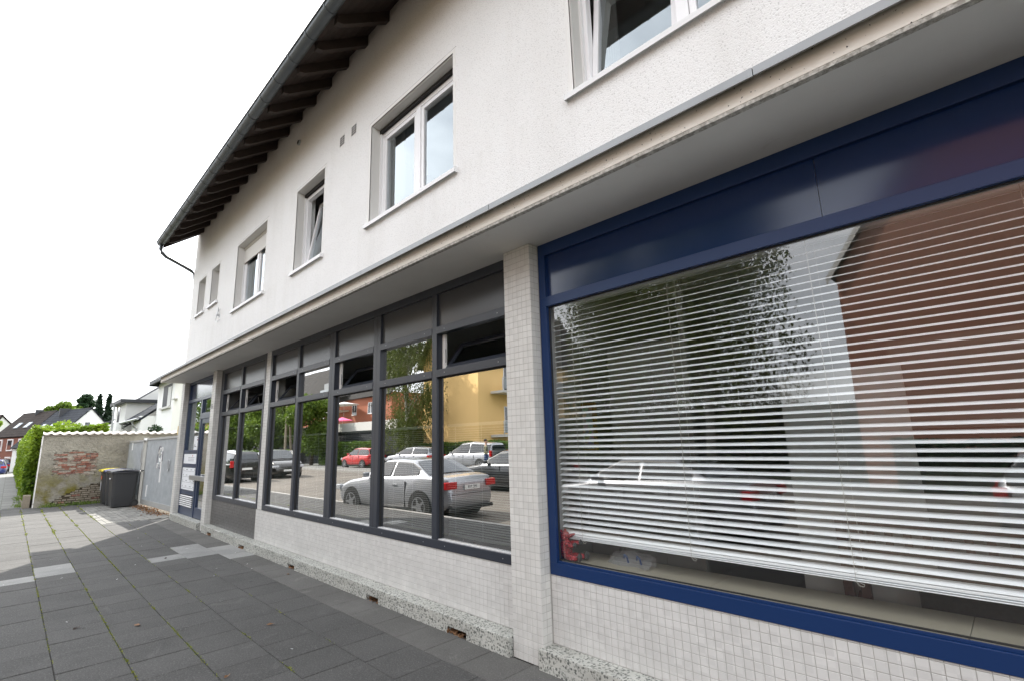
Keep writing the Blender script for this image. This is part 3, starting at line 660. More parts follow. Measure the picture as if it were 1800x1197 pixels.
# ---------------------------------------------------------------- shopfront frames and panes
def pane(x0, x1, z0, z1, y, mat, parent, M=None, name='pane'):
    p = MB(); p.add([(x0, y, z0), (x1, y, z0), (x1, y, z1), (x0, y, z1)], [(0, 1, 2, 3)], 0)
    p.add([(x0, y+.008, z0), (x1, y+.008, z0), (x1, y+.008, z1), (x0, y+.008, z1)], [(3, 2, 1, 0)], 1)
    if M: p.xform(M)
    return build(name, p, [mat, 'clear_glass_edge'], parent, nrm=False)
def shopfront(x0, x1, bars, cols, label):
    F = MB(); y0, y1 = 2.944, 3.02
    F.box(x0, x1, y0, y1, .600, .676); F.box(x0, x1, y0, y1, 3.070, 3.157)
    for a, b in bars: F.box(a, b, y0+(.004 if 0 < bars.index((a, b)) < len(bars)-1 else 0), y1, .676, 3.070)
    for a, b in zip([q[1] for q in bars[:-1]], [q[0] for q in bars[1:]]):
        F.box(a, b, y0, y1, 2.213, 2.287); F.box(a, b, y0, y1, 2.648, 2.722)
    W_ = build('shopfront', F, 'grey_frame_paint', B, bevel=.002, label=label)
    g_ = MB()
    for a, b in bars:
        if b-a > .12: g_.box((a+b)/2-.0015, (a+b)/2+.0015, y0-.0002+.004, y0+.0035, .676, 3.07)
    sc = MB()
    for a, b, k_ in cols:
        for xx in (a+.13, b-.13):
            for zz in (.637, 2.25, 2.685): sc.cyl((xx, y0-.0015, zz), (xx, y0+.001, zz), .005, 6)
    if g_.v: build('mullion_joint', g_, 'dark_gap', W_)
    build('screw_heads', sc, 'steel', W_, kind='stuff')
    for a, b, k_ in cols:
        m = MB().box(a, b, 2.975, 2.99, 2.722, 3.07); build('infill_panel', m, 'grey_panel', W_)
        pane(a, b, .676, 2.213, 2.992, 'coated_glass', W_)
        m = MB().box(a, b, 2.966, 2.991, .676, .684); build('glazing_bead', m, 'white_metal', W_); m = MB().box(a, a+.012, 2.98, 2.991, .684, 2.213); m.box(b-.012, b, 2.98, 2.991, .684, 2.213); m.box(a+.012, b-.012, 2.98, 2.991, 2.201, 2.213); build('gasket', m, 'black_rubber', W_)
        if k_ == 'fixed': pane(a, b, 2.287, 2.648, 2.992, 'coated_glass', W_)
        else:
            m = MB().box(a, a+.045, 3.021, 3.045, 2.289, 2.646); build('inner_rebate', m, 'soffit_paint', W_)
            M = Matrix.Translation((0, 3.035, 2.295)) @ Matrix.Rotation(math.radians(-38), 4, 'X') @ Matrix.Translation((0, -3.035, -2.295))
            m = MB().frame(a+.03, b-.02, 2.295, 2.655, .055, 3.02, 3.06); m.xform(M); build('tilted_sash', m, 'grey_frame_paint', W_, bevel=.003)
            pane(a+.085, b-.075, 2.35, 2.60, 3.03, 'coated_glass', W_, M)
            m = MB().box(b-.16, b-.13, 3.06, 3.30, 2.628, 2.632); m.box(a+.035, a+.05, 3.022, 3.03, 2.36, 2.50); build('stay', m, 'steel', W_)
    return W_
shopfront(-11.437, -8.896, [(-11.437, -11.27), (-10.200, -10.120), (-8.960, -8.896)], [(-11.27, -10.20, 'open'), (-10.12, -8.96, 'open')], 'two dark grey window bays beside the entrance, both top lights tilted open')
shopfront(-8.676, -2.918, [(-8.676, -8.592), (-7.559, -7.479), (-6.463, -6.305), (-5.288, -5.133), (-4.107, -4.027), (-2.99, -2.918)],
          [(-8.592, -7.559, 'open'), (-7.479, -6.463, 'fixed'), (-6.305, -5.288, 'open'), (-5.133, -4.107, 'fixed'), (-4.027, -2.99, 'open')], 'row of five dark grey window bays, three top lights tilted open')
m = MB().box(-11.437, XR-.3, 3.2, 3.22, .0, .60); m.box(-11.4, -2.9, 3.021, 3.20, .590, .6); build('inner_sill', m, 'interior_dark', B)

# blue shopfront
F = MB(); F.box(-2.611, XR, 2.944, 3.0, .600, .683); F.box(-2.611, XR, 2.944, 3.0, 2.622, 2.700); F.box(-2.611, XR, 2.944, 3.0, 3.055, 3.157); F.box(-2.611, -2.543, 2.944, 3.0, .683, 2.622); F.box(-2.611, -2.543, 2.944, 3.0, 2.70, 3.055)
F.box(-2.543, XR, 2.958, 2.962, .683, .700); F.box(2.2, 2.3, 2.944, 3.0, .683, 3.055)
W_ = build('blue_shopfront', F, 'blue_frame_paint', B, bevel=.003, label='big blue framed shop window at the right')
for a, b in ((-2.543, -.574), (-.571, 1.3), (1.303, 2.2), (2.3, XR-.26)):
    m = MB().box(a, b, 2.972, 2.985, 2.70, 3.055); build('fascia_panel', m, 'blue_panel', W_)
pane(-2.543, 2.2, .700, 2.622, 2.985, 'shop_glass', W_); pane(2.3, XR-.26, .7, 2.622, 2.985, 'shop_glass', W_)
m = MB().frame(-2.543, 2.2, .70, 2.622, .008, 2.974, 2.984); build('gasket', m, 'black_rubber', W_)
m = MB(); x = -2.6
while x < XR-.4: m.box(x, x+1.15, 3.0, 3.36, .655, .69); x += 1.153
build('window_ledge', m, 'sill_stone', B)
m = MB().box(-2.64, -2.625, 3.01, 3.2, .69, 3.1); m.box(-2.64, XR-.3, 3.0, 3.2, 2.90, 3.15); build('window_lining', m, 'white_pvc', B)

# entrance: blue door, side light, letter boxes, louvre, signs
m = MB(); y0, y1 = 2.944, 3.01
m.box(-14.117, -11.69, y0, y1, 2.657, 2.728); m.box(-14.117, -11.69, y0, y1, 3.09, 3.157)
m.box(-14.117, -14.05, y0, y1, .134, 2.657); m.box(-12.91, -12.80, y0, y1, .134, 2.657); m.box(-11.75, -11.69, y0, y1, .134, 2.657); m.box(-14.117, -14.05, y0, y1, 2.728, 3.09); m.box(-11.75, -11.69, y0, y1, 2.728, 3.09)
m.box(-14.05, -12.91, y0+.002, y1, 1.475, 1.555); m.box(-14.05, -12.91, y0+.002, y1, 1.169, 1.253); m.box(-14.05, -12.91, y0+.01, y1, .134, .677); m.box(-12.80, -11.75, y0, y1, 2.229, 2.357)
build('louvre_backing', MB().box(-14.03, -12.92, 2.9525, 2.9535, .325, .575), 'dark_gap', B); E_ = build('entrance', m, 'door_blue', B, bevel=.003, label='blue entrance with side light and letter boxes')
m = MB().box(-14.05, -11.75, 2.975, 2.985, 2.728, 3.09); build('fascia_panel', m, 'blue_panel', E_)
pane(-14.05, -12.91, 1.555, 2.657, 2.985, 'window_glass', E_); pane(-12.80, -11.75, 2.357, 2.657, 2.985, 'window_glass', E_)
m = MB().frame(-12.795, -11.755, .14, 2.224, .10, 2.955, 3.0, wb=.21); build('door_leaf', m, 'door_blue', E_, bevel=.003); pane(-12.695, -11.855, .35, 2.124, 2.982, 'coated_glass', E_)
m = MB().box(-13.03, -11.80, 2.862, 2.90, .925, 1.02); m.box(-12.80, -12.75, 2.90, 2.955, .95, 1.0); m.box(-11.95, -11.90, 2.90, 2.955, .95, 1.0); build('push_bar', m, 'steel', E_, bevel=.003)
m = MB().box(-14.045, -12.915, 2.95, 2.97, 1.256, 1.472); SG = build('intercom_sign', m, 'paper_white', E_)
s_ = MB(); r2 = random.Random(3)
for j in range(3):
    x = -13.62
    while x < -13.12:
        l_ = r2.uniform(.03, .07); s_.box(x, min(x+l_, -13.1), 2.9485, 2.95, 1.315+j*.035, 1.327+j*.035); x += l_+.03
build('print', s_, 'sign_grey_ink', SG); build('print', MB().box(-13.28, -13.25, 2.9485, 2.95, 1.415, 1.45), 'sign_red', SG)
m = MB()
for j in range(4): m.box(-14.045, -12.915, 2.945, 2.965, .680+j*.122, .680+j*.122+.119)
LB = build('letter_boxes', m, 'paper_white', E_)
s_ = MB()
for j in range(4):
    s_.box(-14.0, -12.95, 2.9435, 2.9448, .680+j*.122+.040, .680+j*.122+.044)
    for x in (-13.95, -13.68, -13.6, -13.3, -13.22, -12.98): s_.box(x, x+.035, 2.9435, 2.9448, .680+j*.122+.068, .680+j*.122+.086)
build('name_plates', s_, 'sign_ink', LB)
for j in range(6):
    z = .330+j*.041; m = MB().prism([(2.925, z), (2.953, z+.014), (2.953, z+.020), (2.925, z+.007)], -14.02, -12.93, 'x'); build('louvre_slat', m, 'white_metal', E_)
m = MB().box(-13.37, -12.92, 2.975, 2.983, 1.56, 1.87); PO = build('notice', m, 'paper_white', E_)
s_ = MB(); s_.box(-13.10, -13.07, 2.973, 2.975, 1.82, 1.85); s_.box(-13.05, -12.96, 2.973, 2.975, 1.815, 1.85); s_.box(-13.10, -13.06, 2.973, 2.975, 1.765, 1.80)
for j, (xa, xb) in enumerate([(-13.33, -13.22), (-13.33, -13.27), (-13.24, -13.13)]): s_.box(xa, xb, 2.973, 2.975, 1.66-(j > 0)*.035, 1.675-(j > 0)*.035)
build('print', s_, 'sign_ink', PO); build('print', MB().box(-13.05, -12.99, 2.973, 2.975, 1.765, 1.80), 'sign_red', PO)
def text(name, body, size, loc, rot, mat, parent=None, depth=.004):
    """lettering turned into a mesh of its own"""
    c = bpy.data.curves.new(name, 'FONT'); c.body = body; c.size = size; c.extrude = depth; c.align_x = 'CENTER'; c.align_y = 'CENTER'; c.materials.append(MATS[mat])
    q = bpy.data.objects.new('tmp', c); COL.objects.link(q); dg = bpy.context.evaluated_depsgraph_get(); me = bpy.data.meshes.new_from_object(q.evaluated_get(dg)); bpy.data.objects.remove(q)
    o = bpy.data.objects.new(name, me); link(o, parent); o.location = Vector(loc) - origin(parent); o.rotation_euler = rot; return o
text('house_number', '5', .13, (-11.575, YP-.008, 2.42), (math.pi/2, 0, 0), 'sign_grey_ink', B)
m = MB().box(-14.44, -14.372, 2.84, 2.87, 1.93, 2.14); o = build('meter_tag', m, 'yellow_plastic', B, bevel=.01)

# ---------------------------------------------------------------- blinds
def slat_mesh(w, tilt, wid, name, mat, camber=.004):
    n = 4; ca, sa = math.cos(tilt), math.sin(tilt); top = []; 
    for i in range(n+1):
        u = (i/n-.5)*wid; c = camber*(1-(2*i/n-1)**2); top.append((u*ca - c*sa, u*sa + c*ca))
    m = MB(); vs = [(0, p[0], p[1]) for p in top]+[(w, p[0], p[1]) for p in top]+[(0, p[0], p[1]-.0006) for p in top]+[(w, p[0], p[1]-.0006) for p in top]; k = n+1
    fs = [(i, i+k, i+1+k, i+1) for i in range(n)]+[(i+2*k, i+1+2*k, i+1+3*k, i+3*k) for i in range(n)]
    m.add(vs, fs); return m
BL = thing('venetian_blind', (-2.60, 3.115, .83), 'big white venetian blind lowered behind the blue framed shop window', 'blind')
first = None; n_ = 0; z = .880
while z < 2.62:
    if first is None:
        first = build('slat', slat_mesh(4.7, math.radians(21), .050, 'slat', 'blind_slat'), 'blind_slat', BL, local=True, nrm=False, smooth=True); first.location = (0, 0, z-.83)
    else:
        o = first.copy(); COL.objects.link(o); o.parent = BL; o.location = (random.uniform(-.004, .004), 0, z-.83); o.rotation_euler = (random.uniform(-.03, .03), random.uniform(-.0004, .0004), 0)
    z += .0424; n_ += 1
m = MB().box(-2.60, 2.1, 3.094, 3.136, .832, .838); m.box(-2.60, 2.1, 3.092, 3.138, .842, .848); m.box(-2.60, 2.1, 3.094, 3.138, .852, .866); build('bottom_rail', m, 'blind_slat', BL, bevel=.002)
m = MB().box(-2.60, 2.1, 3.09, 3.14, 2.63, 2.67); build('head_rail', m, 'blind_slat', BL)
m = MB()
for x in (-2.41, -1.565, -.70, .168, 1.05):
    m.tube([(x, 3.088, .83), (x+.004, 3.090, 1.6), (x, 3.088, 2.64)], .0013, 5); m.tube([(x+.03, 3.142, .83), (x+.03, 3.142, 2.64)], .0011, 5)
    zz = .88
    while zz < 2.6: m.tube([(x, 3.089, zz-.006), (x+.03, 3.142, zz+.010)], .0009, 4, cap=False); zz += .0424
    m.tube([(x, 3.088, .835), (x+.012, 3.084, .818), (x+.03, 3.084, .815), (x+.035, 3.086, .825), (x+.015, 3.086, .832)], .0013, 5)
build('ladder_cords', m, 'blind_cord', BL)
sm = None
for bi, (a, b, lo, hi, lb) in enumerate([(-11.25, -10.22, .70, 2.10, 'fine slatted blind in the leftmost grey window'), (-10.10, -8.98, .70, 2.10, 'fine slatted blind left of the slim tiled pier'),
        (-8.57, -7.58, .70, 1.72, 'fine slatted blind lowered in the first window right of the slim pier'), (-7.46, -6.48, .70, 1.72, 'fine slatted blind in the window that mirrors the hedge end'),
        (-6.29, -5.30, .70, 1.72, 'fine slatted blind in the middle window of the grey row'), (-5.12, -4.12, .70, 1.72, 'fine slatted blind in the window that mirrors the silver saloon side'),
        (-4.01, -3.0, .70, 1.72, 'fine slatted blind in the grey window next to the square pier')]):
    if bi < 2: hi = 1.95
    T_ = thing('slatted_blind', (a, 3.085, .70), lb, 'blind', 'fine slatted blinds behind the grey windows')
    sl = build('slat', slat_mesh(b-a, math.radians(12), .025, 'slat', 'fine_slat', .002), 'fine_slat', T_, local=True, nrm=False); sl.location = (0, 0, .02); z = lo+.041
    while z < hi-.01:
        o = sl.copy(); COL.objects.link(o); o.parent = T_; o.location = (0, 0, z-.70); z += .0212
    build('head_rail', MB().box(a, b, 3.07, 3.10, hi, hi+.028), 'fine_slat', T_); build('bottom_rail', MB().box(a, b, 3.075, 3.095, .70, .712), 'fine_slat', T_)
    m = MB()
    for t in (.12, .5, .88): m.box(a+(b-a)*t-.001, a+(b-a)*t+.001, 3.070, 3.0715, .71, hi)
    build('ladder_cords', m, 'blind_slat', T_)

# ---------------------------------------------------------------- things behind the blue window
t = thing('bear_figure', (-2.50, 3.06, .69), 'red spotted bear figure sitting at the left end of the window ledge', 'figure', rz=0)
m = MB(); m.ball((-.045, 0, .075), (.052, .045, .078), 14, 9); m.ball((-.052, 0, .165), (.040, .036, .040), 14, 9)
m.tube([(-.02, 0, .165), (.02, -.005, .178), (.055, -.01, .195)], [.020, .013, .006], 10); m.tube([(-.035, -.03, .12), (.02, -.04, .105), (.065, -.04, .115)], [.020, .019, .017], 10)
m.tube([(-.035, .03, .12), (.02, .035, .115), (.06, .035, .125)], [.020, .019, .017], 10); m.tube([(-.03, -.03, .03), (.04, -.045, .022), (.10, -.045, .034)], [.026, .025, .022], 10)
m.tube([(-.03, .03, .03), (.04, .04, .022), (.10, .04, .034)], [.026, .025, .022], 10); m.ball((-.07, -.025, .20), .014, 8, 6); m.ball((-.07, .025, .20), .014, 8, 6)
build('body', m, 'spotted_red', t, local=True, smooth=True).modifiers.new('sub', 'SUBSURF').render_levels = 1
m = MB().ball((.072, -.04, .118), (.016, .019, .020)); m.ball((.068, .035, .128), (.016, .019, .020)); m.ball((.115, -.045, .042), (.016, .022, .030)); m.ball((.115, .04, .042), (.016, .022, .030)); build('paws', m, 'dark_cloth', t, local=True, smooth=True)
m = MB(); vs = []; fs = []; nu, nv = 16, 7
for j in range(nv+1):
    for i in range(nu+1):
        u, v = i/nu*2-1, j/nv; hh = .115*math.sin(math.pi*min(1, v*.5+.0))*(1-.5*u*u)
        vs.append((u*.20+RN.normal(0, .004), -.06+.12*v+.02*math.sin(u*5)+RN.normal(0, .003), max(0, hh*(1+.25*math.sin(u*6+v*3)))+.002))
fs = [(j*(nu+1)+i, j*(nu+1)+i+1, (j+1)*(nu+1)+i+1, (j+1)*(nu+1)+i) for j in range(nv) for i in range(nu)]
m.add(vs, fs); m.add([(x, .06+.01*abs(math.sin(i)), z) for i, x in enumerate([-.2, -.1, 0, .1, .2]) for z in (0, .1-.05*abs(x)*5*.5)], [(2*i, 2*i+2, 2*i+3, 2*i+1) for i in range(4)])
o = build('plastic_bag', m, 'thin_plastic', None, local=True, smooth=True, nrm=False); o.location = (-2.08, 3.20, .69); o.scale = (.85, .8, .85); tag(o, 'crumpled clear plastic bag lying on the window ledge beside the red bear figure', 'bag')
m = MB()
for x0 in (-2.06, -1.96): m.tube([(x0, 3.09, .76), (x0+.01, 3.08, .785), (x0+.03, 3.08, .77), (x0+.035, 3.085, .735)], .006, 6)
o = build('bag_tie', m, 'blue_frame_paint', None, at=(-2.0, 3.09, .76)); tag(o, 'two dark blue ties on the clear plastic bag', 'tie')
simple('gilt', (.20, .12, .03), .5); t = thing('picture', (-2.62, 3.55, 1.45), 'narrow gilt framed picture hanging behind the left end of the big blind', 'picture')
m = MB().frame(-2.76, -2.50, 1.46, 1.87, .025, 3.46, 3.49); build('frame', m, 'gilt', t)
k = Mt('picture_print'); v = k.n('ShaderNodeTexVoronoi'); v.inputs['Scale'].default_value = 28; k.l(k.pos(), v.inputs['Vector'])
k.col(k.mix(.72, v.outputs['Color'], (.25, .25, .21))); k.rough(.5)
build('print', MB().box(-2.735, -2.525, 3.475, 3.482, 1.485, 1.845), 'picture_print', t)
t = thing('wall_unit', (-2.4, 3.9, .02), 'pale grey cupboard fronts behind the left part of the blue window', 'cupboard')
for a, b in ((-2.63, -2.37), (-2.365, -1.965), (-1.96, -1.70)): build('door', MB().box(a, b, 3.50, 3.52, .04, 2.3 if a > -2.5 else 1.45), 'interior_wall', t)
build('post', MB().box(-1.69, -1.66, 3.48, 3.52, .04, 2.9), 'interior_wall', t)
simple('board_paint', (.36, .36, .34), .7); t = thing('white_screen', (-.8, 3.5, .02), 'off white board standing in the middle behind the big blind', 'board'); build('board', MB().box(-1.06, -.42, 3.50, 3.52, .3, 1.93), 'board_paint', t)
t = thing('partition', (.4, 4.4, .02), 'pale partition wall panel behind the right part of the big blind', 'partition'); build('panel', MB().box(-.6, 2.6, 4.50, 4.54, .02, 2.2), 'interior_wall', t); build('dark_screen', MB().box(-.58, 2.2, 4.47, 4.499, 1.31, 1.575), 'dark_gap', t)
t = thing('slatted_bench', (-.2, 3.45, .02), 'dark red wooden bench with a slatted back behind the blue shop window', 'bench')
m = MB().box(-.83, .9, 3.44, 3.475, 1.045, 1.10); build('top_rail', m, 'teak', t, bevel=.005); build('lower_rail', MB().box(-.83, .9, 3.445, 3.47, .90, .935), 'teak', t, bevel=.004)
x = -.78
while x < .88: build('back_slat', MB().box(x, x+.035, 3.45, 3.465, .935, 1.045), 'teak', t); x += .082
for yy, zz in ((3.30, .70), (3.22, .70), (3.14, .70)): pass
build('seat', MB().box(-.83, .9, 3.47, 3.85, .44, .475), 'teak', t); build('middle_rail', MB().box(-.83, .9, 3.445, 3.468, .80, .83), 'teak', t)
for x in (-.84, -.76, .86): build('leg', MB().box(x, x+.045, 3.42, 3.465, .02, 1.08), 'teak', t, bevel=.003)
build('brace', MB().tube([(-.80, 3.44, .55), (-.755, 3.44, .70)], .02, 6), 'teak', t)
m = MB()
t = thing('wicker_basket', (.1, 3.6, .02), 'dark woven basket seen under the blind at the far right', 'basket'); build('basket', MB().box(-.50, .9, 3.40, 3.435, .02, .76), 'wicker', t)
for i in range(0): pass

# ---------------------------------------------------------------- gate, old wall, coping, bins
GT = thing('metal_gate', (-17.8, 3.0, 0), 'grey corrugated double metal gate with a round sprayed mark', 'gate')
def leaf(x0, x1, z0, z1, label):
    F = MB().frame(x0, x1, z0, z1, .055, 2.985, 3.035, wb=.13); L_ = build('gate_leaf', F, 'gate_frame_paint', GT, label=label)
    m = MB(); p_ = .105; x = x0+.055; pts = []
    while x < x1-.055: pts += [(x, 3.005), (x+p_*.35, 3.005), (x+p_*.5, 3.040), (x+p_*.85, 3.040)]; x += p_
    vs = [(a, b, z0+.13) for a, b in pts]+[(a, b, z1-.055) for a, b in pts]; n_ = len(pts)
    m.add(vs, [(i, i+1, i+1+n_, i+n_) for i in range(n_-1)]); build('corrugated_sheet', m, 'gate_steel', L_, nrm=False)
    return L_
l1 = leaf(-18.50, -14.95, .06, 1.93, 'right leaf'); l2 = leaf(-21.0, -18.78, .12, 1.90, 'left leaf')
m = MB().box(-18.77, -18.64, 2.95, 3.06, 0, 1.96); build('post', m, 'gate_frame_paint', GT); m = MB().box(-14.94, -14.86, 2.97, 3.05, 0, 1.95); build('post', m, 'gate_frame_paint', GT)
m = MB().box(-18.755, -18.655, 2.93, 2.949, 1.2, 1.6); m.cyl((-18.60, 2.93, 1.88), (-18.60, 3.0, 1.88), .05, 12); build('lock_plate', m, 'steel', GT)
m = MB(); pr = None
for i in range(25):
    a = 2*math.pi*i/24; q = (-16.85+.27*math.cos(a)+.02*math.sin(3*a), 3.003, 1.38+.30*math.sin(a)); 
    if pr: m.tube([pr, q], .016+.006*math.sin(i), 5, cap=False)
    pr = q
build('scrawled_ring', m, 'sign_grey_ink', l1); m = MB()
for a, b, c, d, r in ((-16.98, 1.5, -16.80, 1.62, .03), (-16.9, 1.44, -16.74, 1.50, .025), (-16.95, 1.22, -17.02, 1.10, .03), (-16.62, 1.66, -16.64, .72, .022), (-17.98, .60, -18.0, .28, .02), (-20.45, 1.84, -20.46, 1.60, .02), (-16.86, 1.36, -16.80, 1.26, .02)): m.tube([(a, 3.003, b), (c, 3.003, d)], r, 6)
build('white_scrapes', m, 'white_scrape', l1)
m = MB()
for i in range(17):
    a = 2*math.pi*i/16; q = (-15.75+.075*math.cos(a), 2.97, 1.18+.14*math.sin(a))
    if i: m.tube([pr, q], .012, 6, cap=False)
    pr = q
build('ring_handle', m, 'steel', l1)

GT.location.y = 2.93; GT.rotation_euler.z = .038
WL = thing('old_garden_wall', (-21.0, 2.4, 0), 'old rendered yard wall with bare brick patches and pale roof tiles on top', 'wall')
XW = -20.95
FOOT = lambda z: .68+.0*z
holes = [(1.03, 2.06, .90, 1.63)]
def inpatch(y, z):
    if 1.00+.02*math.sin(z*40) < y < 2.02+.03*math.sin(z*31) and .90+.03*math.sin(y*13) < z < 1.60+.035*math.sin(y*9+1): return 1
    if z < .60 and y > 1.02 and z < .05+.62*min(1, ((y-1.0)/1.15))**.75: return 2
    return 0
m = MB(); st = .05; y = .68
m.box(XW-.22, XW-.035, .68, 4.3, 0, 2.10); build('masonry_core', m, 'lime_mortar', WL)
m = MB(); ny = int((4.3-.68)/st); nz = int(2.10/st)
for i in range(ny):
    run = None
    for j in range(nz+1):
        solid = j < nz and not inpatch(.68+(i+.5)*st, (j+.5)*st)
        if solid and run is None: run = j
        if not solid and run is not None: m.box(XW-.035, XW, .68+i*st, .68+(i+1)*st, run*st, j*st); run = None
build('render_coat', m, 'old_render', WL); build('rubble_backing', MB().box(XW-.0345, XW-.030, 1.0, 3.0, 0, .70), 'soil', WL)
m = MB().box(XW-.22, XW+.001, .655, .68, 0, 2.10); build('end_face', m, 'white_edge_paint', WL)
rz_ = 0; z = .0
while z < 1.62:
    y = .98+(.12 if rz_ % 2 else 0)
    while y < 2.25 if z > .7 else y < 3.0:
        l_ = random.choice([.21, .21, .11, .16]); yc, zc = y+l_/2, z+.028
        pt = inpatch(yc, zc)
        if pt and random.random() < (.86 if pt == 1 else .92):
            pr_ = random.uniform(-.016, -.001); jt = random.uniform(.003, .007) if pt == 1 else random.uniform(.006, .013)
            b_ = MB().box(XW-.05, XW+pr_, y+jt, y+l_-jt, z+jt, z+.062-jt)
            build('brick' if pt == 1 else 'rubble_stone', b_, 'old_brick' if pt == 1 or random.random() < .22 else 'mossy_stone', WL, at=(XW, yc, zc))
        y += l_
    z += .062; rz_ += 1
tl = None; y = .66; k_ = 0                                  # coping of clay pantiles laid side by side
def pantile():
    m = MB(); n_ = 10; vs = []
    for s in (0, 1):
        for i in range(n_+1):
            t = i/n_; prof_ = .021*math.sin(t*2*math.pi*.95+2.6)
            vs.append((.02+s*(-.34), t*.215, 2.155+prof_+s*.075)); 
        for i in range(n_+1):
            t = i/n_; prof_ = .021*math.sin(t*2*math.pi*.95+2.6); vs.append((.02+s*(-.34), t*.215, 2.155+prof_+s*.075-.016))
    q = n_+1; fs = []
    for i in range(n_): fs += [(i, i+1, 2*q+i+1, 2*q+i), (q+i+1, q+i, 3*q+i, 3*q+i+1), (i+1, i, q+i, q+i+1)]
    m.add(vs, fs); m.v = [(p[0], p[1], p[2]-2.155) for p in m.v]; return m
while y < 4.25:
    if tl is None: tl = build('coping_tile', pantile(), 'clay_pantile', WL, local=True, nrm=False, smooth=True); o = tl
    else: o = tl.copy(); COL.objects.link(o); o.parent = WL
    o.location = Vector((XW+.045, y, 2.145+random.uniform(-.006, .008)))-origin(WL); o.rotation_euler = (random.uniform(-.02, .02), random.uniform(-.02, .02), random.uniform(-.03, .03)); y += .203
m = MB().prism([(XW+.03, 2.10), (XW+.03, 2.13), (XW-.30, 2.20), (XW-.30, 2.10)], .68, 4.3, 'y') if False else MB().add([(XW+.02, .68, 2.10), (XW+.02, .68, 2.125), (XW-.26, .68, 2.19), (XW-.26, .68, 2.10), (XW+.02, 4.3, 2.10), (XW+.02, 4.3, 2.125), (XW-.26, 4.3, 2.19), (XW-.26, 4.3, 2.10)], [(0, 1, 2, 3), (7, 6, 5, 4), (0, 4, 5, 1), (1, 5, 6, 2), (2, 6, 7, 3), (3, 7, 4, 0)])
build('coping_bed', m, 'lime_mortar', WL)

def wheelie(x, y, lidmat, label, rz, extra=None):
    t = thing('wheelie_bin', (x, y, 0), label, 'bin', 'wheeled bins in a row against the old wall', rz)
    # local: front towards -y, wheels at +y
    wb, wt, db, dt = .225, .285, .26, .35; m = MB()
    def ring(z, w, d0, d1, r=.05):
        return [(-w, -d0+r, z), (-w+r, -d0, z), (w-r, -d0, z), (w, -d0+r, z), (w, d1-r, z), (w-r, d1, z), (-w+r, d1, z), (-w, d1-r, z)]
    rs = [ring(.03, wb, db, .24), ring(.28, wb+.02, db+.03, .25), ring(.90, wt-.005, dt-.03, .29), ring(.955, wt, dt-.02, .295), ring(.957, wt+.028, dt+.005, .32), ring(.985, wt+.028, dt+.005, .32), ring(.987, wt, dt-.02, .30)]
    m.add([p for r in rs for p in r], [(i*8+j, i*8+(j+1) % 8, (i+1)*8+(j+1) % 8, (i+1)*8+j) for i in range(len(rs)-1) for j in range(8)]+[tuple(range(7, -1, -1)), tuple(range(48, 56))])
    build('body', m, 'bin_plastic', t, local=True, bevel=.006, smooth=False)
    m = MB()
    for j in (-.2, -.1, 0, .1, .2): m.box(-.004+j*0-wt-.004, -wt+.01, j-.004, j+.004, .88, .955); m.box(wt-.01, wt+.004, j-.004, j+.004, .88, .955)
    build('rim_ribs', m, 'bin_plastic', t, local=True)
    L_ = MB(); vs = []; n_ = 8
    for i in range(n_+1):
        yy = -.385+i/n_*.70; zz = 1.0+.055*math.sin(math.pi*min(1, i/n_*.9+.1))
        vs += [(-.315, yy, zz-.018), (-.27, yy, zz+.012), (.27, yy, zz+.012), (.315, yy, zz-.018)]
    fs = [(i*4+j, i*4+j+1, (i+1)*4+j+1, (i+1)*4+j) for i in range(n_) for j in range(3)]
    L_.add(vs, fs); L_.add([(-.315, -.385, .985), (.315, -.385, .985), (.315, -.385, 1.0), (-.27, -.385, 1.02), (.27, -.385, 1.02), (-.315, -.385, 1.0)], [(0, 1, 2, 4, 3, 5)])
    for sx in (-.315, .315): L_.box(min(sx, sx-.01*np.sign(sx)), max(sx, sx-.01*np.sign(sx)), -.385, .315, .975, .992)
    build('lid', L_, lidmat, t, local=True, smooth=False)
    m = MB().tube([(-.24, .33, .98), (-.24, .39, 1.0), (.24, .39, 1.0), (.24, .33, .98)], .016, 8); build('handle', m, 'bin_plastic', t, local=True)
    for sx in (-.235, .235):
        w_ = build('wheel', MB().cyl((sx-.025, .25, .10), (sx+.025, .25, .10), .10, 20), 'black_rubber', t, local=True, bevel=.01); build('hub', MB().cyl((sx-.027, .25, .10), (sx+.027, .25, .10), .05, 12), 'bin_plastic', w_, local=True)
    build('axle', MB().cyl((-.22, .25, .10), (.22, .25, .10), .012, 8), 'steel', t, local=True)
    if extra == 'sticker':
        build('sticker', MB().cyl((.10, -.345, .80), (.10, -.338, .80), .055, 16), 'sticker_orange', t, local=True); build('label_strip', MB().box(.04, .06, -.338, -.330, .42, .68), 'paper_white', t, local=True)
    if extra == 'marks': build('tape', MB().box(.02, .16, -.352, -.345, .80, .83), 'paper_white', t, local=True)
    return t
wheelie(-18.64, 2.47, 'lid_grey', 'dark grey wheeled bin nearest the gate, with a grey lid', .06, 'marks')
wheelie(-19.44, 2.46, 'lid_blue', 'dark wheeled bin with a blue lid, in the middle of the row', -.03)
wheelie(-20.22, 2.44, 'lid_yellow', 'dark wheeled bin with a yellow lid and an orange sticker, beside the old wall', .02, 'sticker')

